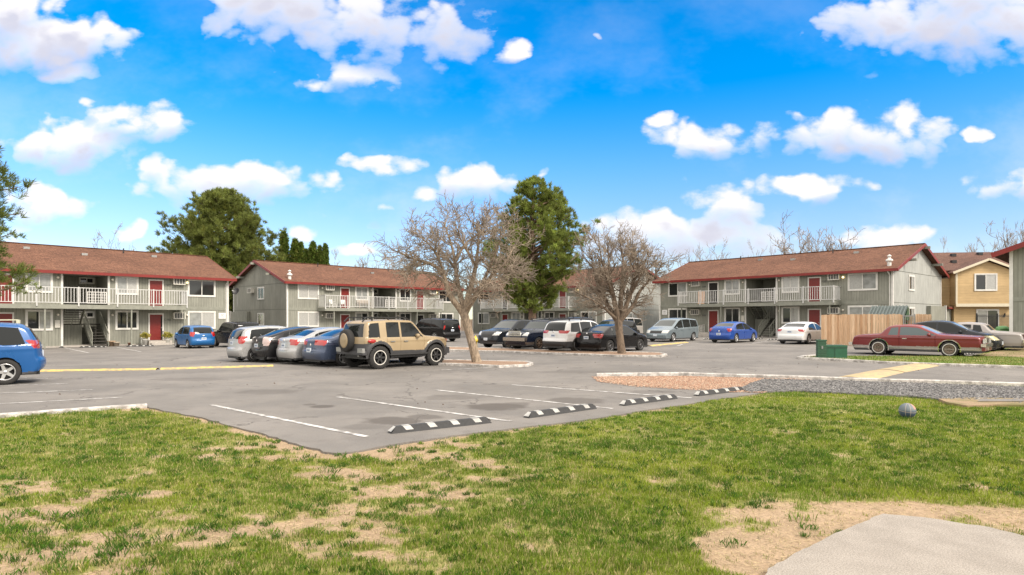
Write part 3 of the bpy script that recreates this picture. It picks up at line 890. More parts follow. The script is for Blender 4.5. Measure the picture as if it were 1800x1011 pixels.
def kerb(name, pts, m=PK, wd=.15, h=.13, base=-.03, closed=False, dz=0):
    pts = [Vector((p[0], p[1], 0)) for p in pts]
    if closed: pts = pts + [pts[0], pts[1]]
    # resample
    q = [pts[0]]
    for a, b in zip(pts[:-1], pts[1:]):
        n = max(1, int((b - a).length / 1.0))
        for i in range(1, n + 1): q.append(a.lerp(b, i / n))
    if closed: q = q[:-1] if False else q
    mb = MB(); vs = []
    for i, p in enumerate(q):
        d = (q[min(i + 1, len(q) - 1)] - q[max(i - 1, 0)]).normalized(); nrm = Vector((-d.y, d.x, 0))
        z = float(gz(p.x, p.y)) + dz
        jz = .006 * math.sin(i * 1.7) 
        for o, zz in ((-wd / 2, base), (-wd / 2, h - .02), (-wd / 2 + .02, h), (wd / 2 - .02, h), (wd / 2, h - .02), (wd / 2, base)):
            vs.append(p + nrm * o + Vector((0, 0, z + zz + (jz if zz > .05 else 0))))
    fs = []
    for i in range(len(q) - 1):
        for j in range(5):
            fs.append((i * 6 + j, i * 6 + j + 1, (i + 1) * 6 + j + 1, (i + 1) * 6 + j))
    fs.append(tuple(range(6))); fs.append(tuple(reversed(range(len(vs) - 6, len(vs)))))
    mb.add(vs, fs)
    o = mb.build(name, m); return tag(o, kind='structure')
kerb('kerb', [tuple(kl[:2]), tuple(far_l[:2])], wd=.15, h=.075)
kerb('kerb', P2([(1048, 663), (1200, 661), (1350, 666), (1500, 671), (1650, 676), (1800, 681)]) + [tuple(far_r[:2])], wd=.16, h=.12)
# grass strip and its kerb on the right
front = [(1410, 632.5), (1550, 640), (1650, 644), (1800, 649.5)]
fr2 = P2(front); d2 = Vector(fr2[-1]) - Vector(fr2[-2]); fr_end = Vector(fr2[-1]) + d2.normalized() * 30
back = P2([(1442, 628.5), (1500, 629), (1600, 629.5), (1700, 630)])
b_end = Vector(back[-1]) + Vector((.80, -.25)).normalized() * 3
strip_poly = fr2 + [tuple(fr_end), (fr_end.x + 4, fr_end.y + 4), (28.0, 24.0)] + P2([(1800, 607), (1765, 616), (1725, 625), (1700, 630)]) + back[::-1][1:]
sheet('grass_strip', strip_poly, .085, GRS, skirt=.1)
sheet('dirt_patch', P2([(1712, 628.5), (1770, 631), (1850, 634), (1850, 613), (1800, 611), (1770, 617), (1735, 624.5)]), .092, DIRT)
kerb('kerb', P2([(1444, 627.5), (1415, 629.5), (1404, 632)] + front) + [tuple(fr_end)], m=PK, wd=.16, h=.12)
# island beds
def island(pts, name):
    w_ = P2(pts)
    sheet(name, w_, .10, MULCH, skirt=.1)
    kerb('kerb', w_, closed=True, wd=.15, h=.12)
island([(745, 636.5), (800, 636.8), (925, 640), (934, 642.6), (926, 645.6), (878, 647.5), (800, 644), (745, 642)], 'mulch_bed')
island([(782, 612.5), (880, 615), (1000, 619.5), (1160, 623.5), (1170, 626.3), (1160, 629), (1080, 628), (1000, 625), (900, 621), (782, 617.5)], 'mulch_bed')
# orange mulch and dark gravel by the lawn
sheet('mulch_spill', P2([(1050, 664.5), (1200, 663), (1352, 667), (1420, 668.5), (1360, 676), (1335, 690), (1290, 687.5), (1217, 685), (1125, 680), (1070, 673)]), .035, MULCH)
gp = [(1345, 668.5), (1500, 672.5), (1650, 677.5), (1800, 683)]
g2 = P2(gp); ge = Vector(g2[-1]) + Vector((krd.x, krd.y)) * 12
gl = P2([(1800, 714), (1740, 708), (1660, 706), (1600, 699), (1500, 695), (1400, 690), (1318, 692), (1300, 687), (1320, 676)])
sheet('gravel_bed', g2 + [tuple(ge), (ge.x - 1.0, ge.y - 3.2)] + gl, .05, GRAV, skirt=.07)
sheet('dirt_patch', P2([(1650, 705.5), (1700, 703.5), (1760, 704), (1830, 706), (1830, 717), (1745, 716), (1700, 718), (1665, 712)]), .058, DIRT, skirt=.07)
sheet('stepping_slab', P2([(1724, 706.5), (1800, 707), (1800, 711), (1718, 711)]), .068, ASPH)

# lines
def line(a, b, wd=.10, m=PW, name='parking_line'):
    p = at(*a); q = at(*b)
    d = (q - p); d.z = 0; d.normalize(); n = Vector((-d.y, d.x, 0)) * wd / 2
    sheet(name, [tuple((p - n)[:2]), tuple((q - n)[:2]), tuple((q + n)[:2]), tuple((p + n)[:2])], .026, m)
for a, b in (((371, 713.5), (645, 770.5)), ((593, 699.5), (898, 743)), ((765, 687), (1078, 720.5)), ((900, 678), (1216, 701.5)),
             ((-120, 683), (119, 676)), ((-120, 698), (163, 686.6)), ((-120, 718.5), (216, 700.3)), ((-80, 673), (84, 666.8)), ((60, 664.5), (20, 666)),
             ((113, 612), (156, 621)), ((205, 611.2), (248, 619)), ((60, 610), (75, 616)), ((1224, 604), (1256, 601.5)), ((1322, 604.5), (1350, 600)), ((1350, 606.5), (1375, 604)),
             ((1200, 606), (1190, 609)), ((630, 622), (560, 640)), ((776, 651.5), (870, 647)), ((460, 622), (420, 632))):
    line(a, b)
def hump(a, b, wd, h, m, gap=None):
    p = at(*a); q = at(*b); d = q - p; d.z = 0; L = d.length; d.normalize(); n = Vector((-d.y, d.x, 0))
    mb = MB(); vs = []; N = max(2, int(L / .7)); K = 8
    for i in range(N + 1):
        c = p + d * (L * i / N)
        for j in range(K + 1):
            t = j / K * 2 - 1
            v = c + n * (t * wd / 2)
            v.z = float(gz(v.x, v.y)) + .024 + h * (1 - t * t)
            vs.append(v)
    fs = [(i * (K + 1) + j, i * (K + 1) + j + 1, (i + 1) * (K + 1) + j + 1, (i + 1) * (K + 1) + j) for i in range(N) for j in range(K)]
    mb.add(vs, fs, 0, True); return tag(mb.build('speed_hump', m), kind='structure')
hump((72, 654), (277, 650.8), .42, .06, PY); hump((283, 650.5), (480, 644.8), .42, .06, PY)
hump((1498, 667.5), (1560, 654.5), 1.0, .06, PY2); hump((1562, 654), (1624, 643), 1.0, .06, PY2)
hump((1138, 609.3), (1204, 603), .6, .06, PY)
# concrete pad at the lower right of the lawn
pad = P2([(1352, 1011), (1420, 971), (1452, 956), (1459, 951), (1500, 934), (1552, 911.5), (1600, 916), (1650, 922), (1700, 930), (1740, 936), (1800, 951)])
pad = pad + [(6.6, 2.6), (2.2, 1.6), (1.0, 3.0)]
def padm(k, b, pos):
    n = k.noise(pos, 3, 5, .6); n2 = k.noise(pos, 90, 3, .75)
    v = k.new('ShaderNodeTexVoronoi'); v.inputs['Scale'].default_value = 120; k.l.new(pos, v.inputs['Vector'])
    c = k.mix(k.ramp(n, .3, .7), (.285, .255, .22), (.345, .31, .27))
    c = k.mix(1.0, c, k.ramp(n2, .3, .7, .62, 1.25), 'MULTIPLY')
    c = k.mix(k.ramp(v.outputs['Distance'], .0, .25, .5, 0), c, (.16, .13, .11))
    k.l.new(c, b.inputs['Base Color']); b.inputs['Roughness'].default_value = .9
    bn = k.new('ShaderNodeBump'); bn.inputs['Strength'].default_value = .6; bn.inputs['Distance'].default_value = .004
    k.l.new(n2, bn.inputs['Height']); k.l.new(bn.outputs[0], b.inputs['Normal'])
pj_ = []
for (x0, y0), (x1, y1) in zip(pad, pad[1:] + pad[:1]):
    L_ = math.hypot(x1 - x0, y1 - y0); n_ = max(1, int(L_ / .07))
    for i in range(n_):
        t = i / n_; j = random.gauss(0, .006); pj_.append((x0 + (x1 - x0) * t - (y1 - y0) / L_ * j, y0 + (y1 - y0) * t + (x1 - x0) / L_ * j))
sheet('concrete_pad', pj_, .045, ground_base('pad_concrete', padm), skirt=.1)

# ---------------------------------------------------------------- numpy noise and lawn
def vnoise(x, y, seed=0):
    xi = np.floor(x).astype(np.int64); yi = np.floor(y).astype(np.int64); fx = x - xi; fy = y - yi
    fx = fx * fx * (3 - 2 * fx); fy = fy * fy * (3 - 2 * fy)
    def h(a, b):
        n = (a * 374761393 + b * 668265263 + seed * 982451653) & 0xffffffff
        n = ((n ^ (n >> 13)) * 1274126177) & 0xffffffff
        return ((n ^ (n >> 16)) & 0xffff) / 65535.0
    return (h(xi, yi) * (1 - fx) + h(xi + 1, yi) * fx) * (1 - fy) + (h(xi, yi + 1) * (1 - fx) + h(xi + 1, yi + 1) * fx) * fy
def fbm(x, y, seed=0, o=4):
    s = 0; a = .5; t = 0
    for i in range(o):
        s = s + a * vnoise(x * 2 ** i, y * 2 ** i, seed + i); t += a; a *= .55
    return s / t
def inside(poly, x, y):
    r = np.zeros(x.shape, bool); n = len(poly)
    for i in range(n):
        x0, y0 = poly[i]; x1, y1 = poly[(i + 1) % n]
        if y0 == y1: continue
        c = ((y0 > y) != (y1 > y)) & (x < (x1 - x0) * (y - y0) / (y1 - y0) + x0)
        r ^= c
    return r
def seg_dist(poly, x, y, closed=True):
    d = np.full(x.shape, 1e9); n = len(poly)
    for i in range(n if closed else n - 1):
        x0, y0 = poly[i]; x1, y1 = poly[(i + 1) % n]
        L2 = (x1 - x0) ** 2 + (y1 - y0) ** 2 + 1e-9
        t = np.clip(((x - x0) * (x1 - x0) + (y - y0) * (y1 - y0)) / L2, 0, 1)
        d = np.minimum(d, np.hypot(x - x0 - t * (x1 - x0), y - y0 - t * (y1 - y0)))
    return d
# bare patches of the lawn (centre, radii, strength)
def bp(px, py, rx, ry, s):
    c = at(px, py); e = at(px + rx, py); f = at(px, py - ry); return c.x, c.y, abs(e.x - c.x), abs(f.y - c.y), s
BARE = [bp(1480, 925, 225, 42, 1.1), bp(1330, 975, 110, 42, 1.5), bp(1620, 905, 230, 26, 1.0), bp(1760, 925, 130, 30, .8), bp(1750, 870, 60, 18, .4), bp(110, 990, 200, 40, .75), bp(300, 945, 220, 20, .6),
        bp(60, 905, 110, 16, .7), bp(560, 935, 200, 30, .55), bp(700, 880, 150, 30, .5), bp(780, 850, 90, 22, .5), bp(640, 990, 200, 26, .3), bp(170, 870, 160, 10, .4), bp(720, 800, 120, 14, .7),
        bp(820, 782, 100, 9, .6), bp(480, 800, 120, 20, .30), bp(400, 905, 160, 14, .35), bp(960, 960, 60, 14, .45), bp(860, 870, 60, 14, .35), bp(620, 835, 110, 16, .5), bp(30, 960, 120, 40, .4)]
asph_poly = poly
edge_line = [tuple(kl[:2])] + ep0[:-1]
def cover(x, y):
    """0 bare soil .. 1 dense grass"""
    n = fbm(x * .9, y * .9, 3, 5); n2 = fbm(x * 3.3, y * 3.3, 9, 4)
    left = sstep(1.5, -2.5, x) * sstep(11, 6.5, y) if False else (1 - sstep(-2.2, 1.6, x)) * (1 - sstep(6.5, 11.0, y))
    c = .92 - .24 * left
    b = np.zeros_like(x)
    for (cx, cy, rx, ry, s) in BARE:
        q = 1 - ((x - cx) / rx) ** 2 - ((y - cy) / ry) ** 2
        b = np.maximum(b, s * sstep(-.5, .7, q))
    ed = seg_dist(edge_line, x, y, False)
    c = c - b * .85 - .55 * np.exp(-(ed / .16) ** 2) * sstep(.2, .5, n2 + .1) - .25 * np.exp(-(ed / .6) ** 2) * (1 - sstep(2, 4, x))
    n3 = fbm(x * 8.5, y * 8.5, 15, 3); n4 = fbm(x * 1.6 + y * .5, y * 3.6, 19, 4)
    c = c + (n - .5) * .75 + (n2 - .5) * 1.0 + (n4 - .5) * 1.1 + (n3 - .5) * .9
    return np.clip(sstep(.08, .78, c), 0, 1)
LX0, LX1, LY0, LY1, LS = -19.0, 21.0, 1.2, 17.0, .06
nx = int((LX1 - LX0) / LS) + 1; ny = int((LY1 - LY0) / LS) + 1
gx, gy = np.meshgrid(np.linspace(LX0, LX1, nx), np.linspace(LY0, LY1, ny))
cv = cover(gx, gy)
hz = gz(gx, gy) + (fbm(gx * 2.2, gy * 2.2, 21, 4) - .5) * .035 * sstep(.1, .5, seg_dist(edge_line, gx, gy, False)) + cv * .008 - .004
under = inside(asph_poly, gx, gy) | inside(pad, gx, gy)
hz = np.where(under, gz(gx, gy) - .02, hz)
idx = np.arange(nx * ny).reshape(ny, nx)
fq = np.stack([idx[:-1, :-1], idx[:-1, 1:], idx[1:, 1:], idx[1:, :-1]], -1).reshape(-1, 4)
gcx = gx[:-1, :-1] + LS / 2; gcy = gy[:-1, :-1] + LS / 2
keep = ~((inside(asph_poly, gcx, gcy)) & (seg_dist(asph_poly, gcx, gcy) > .15)).ravel()
fq = fq[keep]
def lawnm(k, b, pos):
    a = k.new('ShaderNodeAttribute', attribute_name='col')
    n = k.noise(pos, 1.3, 5, .6); n2 = k.noise(pos, 35, 4, .75); n3 = k.noise(pos, 9, 4, .7)
    soil = k.mix(k.ramp(n, .3, .7), (.30, .215, .135), (.39, .285, .185))
    soil = k.mix(k.ramp(n3, .52, .72, 0, .55), soil, (.46, .34, .20))
    soil = k.mix(1.0, soil, k.ramp(n2, .2, .8, .68, 1.25), 'MULTIPLY')
    gr = k.mix(k.ramp(n3, .35, .7), (.14, .16, .035), (.34, .29, .12))
    c = k.mix(k.ramp(a.outputs['Fac'], .15, .7), soil, gr)
    k.l.new(c, b.inputs['Base Color']); b.inputs['Roughness'].default_value = .97
    bn = k.new('ShaderNodeBump'); bn.inputs['Strength'].default_value = .9; bn.inputs['Distance'].default_value = .012
    k.l.new(n2, bn.inputs['Height']); k.l.new(bn.outputs[0], b.inputs['Normal'])
LAWN = ground_base('lawn_soil', lawnm)
me = np_mesh('lawn', np.stack([gx, gy, hz], -1).reshape(-1, 3), fq, LAWN, True, np.repeat(cv.reshape(-1, 1), 3, 1))
tag(link_mesh('lawn', me), kind='structure')

def bladem():
    m = bpy.data.materials.new('grass_blades'); m.use_nodes = True
    k = NT(m.node_tree); b = k.n['Principled BSDF']
    a = k.new('ShaderNodeAttribute', attribute_name='col')
    k.l.new(a.outputs['Color'], b.inputs['Base Color'])
    b.inputs['Roughness'].default_value = .6; b.inputs['Specular IOR Level'].default_value = .3
    tr = k.new('ShaderNodeBsdfTranslucent'); k.l.new(a.outputs['Color'], tr.inputs[0])
    ms = k.new('ShaderNodeMixShader'); ms.inputs[0].default_value = .3
    k.l.new(b.outputs[0], ms.inputs[1]); k.l.new(tr.outputs[0], ms.inputs[2])
    k.l.new(ms.outputs[0], k.n['Material Output'].inputs['Surface'])
    return m
BLADE = bladem()
def lawn_height(x, y):
    fx = np.clip((x - LX0) / LS, 0, nx - 1.001); fy = np.clip((y - LY0) / LS, 0, ny - 1.001)
    i = fx.astype(int); j = fy.astype(int); u = fx - i; v = fy - j
    return (hz[j, i] * (1 - u) + hz[j, i + 1] * u) * (1 - v) + (hz[j + 1, i] * (1 - u) + hz[j + 1, i + 1] * u) * v
def blades(name, x, y, z, hgt, wid, col, lean=.5, label=None):
    n = len(x)
    a = rng.uniform(0, 2 * PI, n); la = rng.uniform(0, 2 * PI, n); ln = hgt * rng.uniform(.1, 1, n) * lean
    wx, wy = np.cos(a) * wid / 2, np.sin(a) * wid / 2
    lx, ly = np.cos(la) * ln, np.sin(la) * ln
    v = np.empty((n, 4, 3))
    v[:, 0] = np.stack([x - wx, y - wy, z - .004], -1); v[:, 1] = np.stack([x + wx, y + wy, z - .004], -1)
    v[:, 2] = np.stack([x + wx * .6 + lx * .45, y + wy * .6 + ly * .45, z + hgt * .62], -1)
    v[:, 3] = np.stack([x + lx, y + ly, z + hgt * (1 - .35 * (ln / hgt) ** 2)], -1)
    f = np.arange(n * 4).reshape(n, 4)
    tri = np.concatenate([f[:, [0, 1, 2]], f[:, [0, 2, 3]]])
    c = np.repeat(col[:, None, :], 4, 1).copy()
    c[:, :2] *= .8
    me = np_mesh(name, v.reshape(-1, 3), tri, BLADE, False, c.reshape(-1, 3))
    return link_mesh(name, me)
def scatter_lawn(NT_, per):
    ycdf = rng.uniform(0, 1, NT_)
    y0, y1 = 3.0, 16.6
    e = -.7                                                     # more tufts close to the viewer, where they show
    y = (y0 ** (e + 1) + ycdf * (y1 ** (e + 1) - y0 ** (e + 1))) ** (1 / (e + 1)) if e != -1 else y0 * (y1 / y0) ** ycdf
    x = rng.uniform(-1, 1, NT_) * (y * .86 + 1.6)
    bad = (inside(asph_poly, x, y) & (seg_dist(edge_line, x, y, False) > .04)) | inside(pad, x, y) | (y > 17) | (x > 20)
    bad |= inside(P2([(1330, 665), (1400, 668), (1800, 682), (1900, 686), (1900, 716), (1800, 712), (1745, 716), (1700, 718), (1662, 712), (1640, 700), (1560, 697), (1400, 687.5), (1322, 694)]), x, y)
    bad |= (seg_dist([tuple(kl[:2]), tuple(far_l[:2])], x, y, False) < .10) | (x * kd.y - y * kd.x < (kl.x * kd.y - kl.y * kd.x) if False else np.zeros_like(bad))
    x, y = x[~bad], y[~bad]
    c = cover(x, y)
    k = rng.uniform(0, 1, len(x)) < (.03 + .97 * c ** 1.15)
    x, y, c = x[k], y[k], c[k]
    n = len(x)
    spread = .010 + .0030 * y
    bx = np.repeat(x, per) + rng.normal(0, 1, n * per) * np.repeat(spread, per)
    by = np.repeat(y, per) + rng.normal(0, 1, n * per) * np.repeat(spread, per)
    cc = np.repeat(c, per)
    patch = np.repeat(fbm(x * .8, y * .8, 31, 4), per); patch2 = np.repeat(fbm(x * 2.7, y * 2.7, 41, 3), per)
    tuft = np.repeat(rng.uniform(0, 1, n), per); one = rng.uniform(0, 1, n * per)
    h = (.016 + .024 * patch2 + .020 * tuft * cc) * rng.uniform(.6, 1.2, n * per) * (.7 + .5 * cc)
    wd = (.0024 + .00046 * by) * rng.uniform(.7, 1.3, n * per)
    A = np.array([.145, .235, .018]); B = np.array([.265, .325, .030]); Dk = np.array([.075, .140, .016]); S = np.array([.55, .46, .20])
    t = sstep(.3, .7, patch)[:, None]
    col = A * (1 - t) + B * t
    dk = np.clip(sstep(.50, .72, patch2) * .5 + (np.repeat(rng.uniform(0, 1, n), per) < .16) * .5, 0, 1)[:, None]
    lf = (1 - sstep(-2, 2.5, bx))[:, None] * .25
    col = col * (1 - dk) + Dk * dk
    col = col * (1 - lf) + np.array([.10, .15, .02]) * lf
    col = col * rng.uniform(.7, 1.35, (n * per, 1))
    straw = (one < .065 + .34 * (1 - cc) + .10 * (bx < 1))[:, None]
    col = np.where(straw, S * rng.uniform(.6, 1.1, (n * per, 1)), col)
    return bx, by, lawn_height(bx, by), h, wd, col
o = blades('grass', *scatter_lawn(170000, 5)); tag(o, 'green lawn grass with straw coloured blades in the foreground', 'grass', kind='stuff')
# separate darker clumps standing in the worn ground
nt = 5200
ty = 3.2 + rng.uniform(0, 1, nt) ** 1.15 * 9.5; tx = rng.uniform(-1, 1, nt) * (ty * .86 + 1)
tc_ = cover(tx, ty); k = ~inside(asph_poly, tx, ty) & ~inside(pad, tx, ty) & (rng.uniform(0, 1, nt) < np.where(tc_ < .35, .40, .62)) & (rng.uniform(0, 1, nt) < np.where(seg_dist([(2.0, 4.4), (3.6, 5.4), (5.2, 5.0)], tx, ty, False) < 1.1, .12, 1)) & (seg_dist(edge_line, tx, ty, False) > .08)
tx, ty = tx[k], ty[k]; nt = len(tx); per = 46
rad = rng.uniform(.02, .075, nt) * (1 + .5 * (fbm(tx, ty, 5) > .55))
ang = rng.uniform(0, 2 * PI, nt * per); rr_ = np.repeat(rad, per) * np.sqrt(rng.uniform(0, 1, nt * per))
bx = np.repeat(tx, per) + rr_ * np.cos(ang) * 1.25; by = np.repeat(ty, per) + rr_ * np.sin(ang)
cg = np.where((rng.uniform(0, 1, nt) < .72)[:, None], np.array([.055, .125, .012]), np.array([.13, .20, .022])) * rng.uniform(.75, 1.35, (nt, 1))
colt = np.repeat(cg, per, 0) * rng.uniform(.7, 1.35, (nt * per, 1))
colt = np.where((rng.uniform(0, 1, nt * per) < .05)[:, None], np.array([.5, .42, .2]), colt)
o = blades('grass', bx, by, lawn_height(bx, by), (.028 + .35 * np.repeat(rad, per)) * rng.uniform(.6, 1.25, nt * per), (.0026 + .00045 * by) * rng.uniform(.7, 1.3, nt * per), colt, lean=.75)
tag(o, 'darker grass clumps standing in the worn patches of the lawn', 'grass', kind='stuff')
# dry clippings lying on the bare soil
n = 60000
y = 3 + rng.uniform(0, 1, n) ** 1.4 * 8; x = rng.uniform(-1, 1, n) * (y * .86 + 1)
k = (cover(x, y) < .45) & ~inside(asph_poly, x, y) & ~inside(pad, x, y)
x, y = x[k], y[k]; n = len(x)
a = rng.uniform(0, PI, n); L_ = rng.uniform(.015, .06, n); wv = .0016 + .0003 * y
v = np.empty((n, 4, 3)); z = lawn_height(x, y) + .006
for i, (s, t) in enumerate(((-1, -1), (1, -1), (1, 1), (-1, 1))):
    v[:, i, 0] = x + s * np.cos(a) * L_ / 2 - t * np.sin(a) * wv / 2
    v[:, i, 1] = y + s * np.sin(a) * L_ / 2 + t * np.cos(a) * wv / 2
    v[:, i, 2] = z + .006 * (s > 0) * rng.uniform(0, 1.5, n)
cs = np.array([.50, .41, .24]) * rng.uniform(.5, 1.15, (n, 1))
me = np_mesh('dry_clippings', v.reshape(-1, 3), np.arange(n * 4).reshape(n, 4), BLADE, False, np.repeat(cs[:, None, :], 4, 1).reshape(-1, 3))
tag(link_mesh('dry_clippings', me), 'dry straw clippings lying on the bare soil', 'straw', kind='stuff')
# short grass of the far strip
sp_ = strip_poly
n = 26000
bx0_, bx1_ = 9.0, 27.0
x = rng.uniform(bx0_, bx1_, n); y = rng.uniform(19.5, 29, n)
dirtp = P2([(1712, 629), (1770, 632), (1850, 636), (1850, 605), (1760, 614), (1730, 624)])
k = inside(sp_, x, y) & ~(inside(dirtp, x, y) & (rng.uniform(0, 1, n) > .1)); x, y = x[k], y[k]; n = len(x)
col = np.array([.12, .19, .02]) * rng.uniform(.7, 1.4, (n, 1)); st_ = (rng.uniform(0, 1, n) < .2 + .4 * sstep(.5, .7, fbm(x, y, 77)))[:, None]
col = np.where(st_, np.array([.33, .28, .10]) * rng.uniform(.7, 1.1, (n, 1)), col)
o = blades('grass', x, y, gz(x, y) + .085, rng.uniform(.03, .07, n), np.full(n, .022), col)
tag(o, 'thin grass on the kerbed strip below the dark red coupe', 'grass', kind='stuff')

def stones(name, poly_, n, cols, size, dz, label, cat, bias=None):
    xs = [p[0] for p in poly_]; ys = [p[1] for p in poly_]
    x = rng.uniform(min(xs), max(xs), n); y = rng.uniform(min(ys), max(ys), n)
    k = inside(poly_, x, y)
    if bias is not None: k &= bias(x, y)
    x, y = x[k], y[k]; n = len(x)
    base = np.array([(1, 0, 0), (-.5, .87, 0), (-.5, -.87, 0), (0, 0, 1.0), (-.9, -.1, .5), (.45, -.8, .5), (.5, .75, .45)])
    tf = np.array([(0, 3, 5), (0, 6, 3), (6, 1, 3), (1, 4, 3), (4, 2, 3), (2, 5, 3), (0, 5, 2), (0, 1, 6), (1, 2, 4)])
    a = rng.uniform(0, 2 * PI, n); s = rng.uniform(*size, n)
    j = base[None] * rng.uniform(.7, 1.3, (n, 7, 1)) * s[:, None, None]
    vx = j[..., 0] * np.cos(a)[:, None] - j[..., 1] * np.sin(a)[:, None] + x[:, None]
    vy = j[..., 0] * np.sin(a)[:, None] + j[..., 1] * np.cos(a)[:, None] + y[:, None]
    vz = j[..., 2] * .8 + (gz(x, y) + dz)[:, None]
    v = np.stack([vx, vy, vz], -1).reshape(-1, 3)
    f = (tf[None] + np.arange(n)[:, None, None] * 7).reshape(-1, 3)
    ci = rng.integers(0, len(cols), n); c = np.array(cols)[ci] * rng.uniform(.7, 1.3, (n, 1))
    me = np_mesh(name, v, f, STONE, False, np.repeat(c[:, None], 7, 1).reshape(-1, 3))
    return tag(link_mesh(name, me), label, cat, kind='stuff')
STONE = bpy.data.materials.new('loose_stone'); STONE.use_nodes = True
_k = NT(STONE.node_tree); _a = _k.new('ShaderNodeAttribute', attribute_name='col'); _k.l.new(_a.outputs['Color'], _k.n['Principled BSDF'].inputs['Base Color']); _k.n['Principled BSDF'].inputs['Roughness'].default_value = .9
stones('gravel', g2 + [tuple(ge), (ge.x - 1.0, ge.y - 3.2)] + gl, 42000, [(.11, .107, .105), (.17, .165, .16), (.24, .235, .23), (.08, .08, .08)], (.012, .030), .05, 'dark gray loose gravel along the kerb beside the lawn', 'gravel')
stones('mulch_chips', P2([(1040, 664), (1200, 663), (1352, 667), (1430, 668.5), (1385, 678), (1345, 693), (1290, 692), (1217, 688), (1115, 682), (1050, 673)]), 20000, [(.37, .21, .14), (.45, .30, .21), (.26, .14, .09), (.42, .33, .25)], (.008, .02), .035, 'orange mulch chips spilling from the kerb onto the parking lot', 'mulch')
# ---------------------------------------------------------------- cars
def paint(name, col, metal=.0, rough=.32, coat=.5, spec=None):
    return mat('paint_' + name, col, rough, metal, coat, var=.04, vscale=1.5, spec=spec)
CGLASS = mat('car_glass', (.013, .015, .015), .06, spec=.35)
CGLASS_L = mat('car_windshield_glass', (.025, .034, .032), .05, coat=.1, spec=.6)
TYRE = mat('tyre_rubber', (.022, .021, .020), .85, var=.2)
RIM_S = mat('silver_rim', (.50, .50, .50), .3, .75)
RIM_K = mat('black_rim', (.02, .02, .021), .4)
CHROME = mat('chrome', (.75, .74, .72), .12, 1.0)
CLAD = mat('gray_cladding', (.045, .045, .048), .6, var=.1)
TAIL = mat('tail_light_red', (.36, .008, .006), .15, coat=1)
HEADL = mat('headlight_lens', (.52, .52, .50), .12, coat=1)
HEADY = mat('hazed_headlight', (.50, .46, .28), .3, coat=.4)
AMBER = mat('amber_lens', (.65, .16, .02), .2, coat=.8)
PLATE = mat('license_plate', (.55, .60, .66), .4)
WHEELWALL = mat('white_wall', (.60, .58, .53), .6)

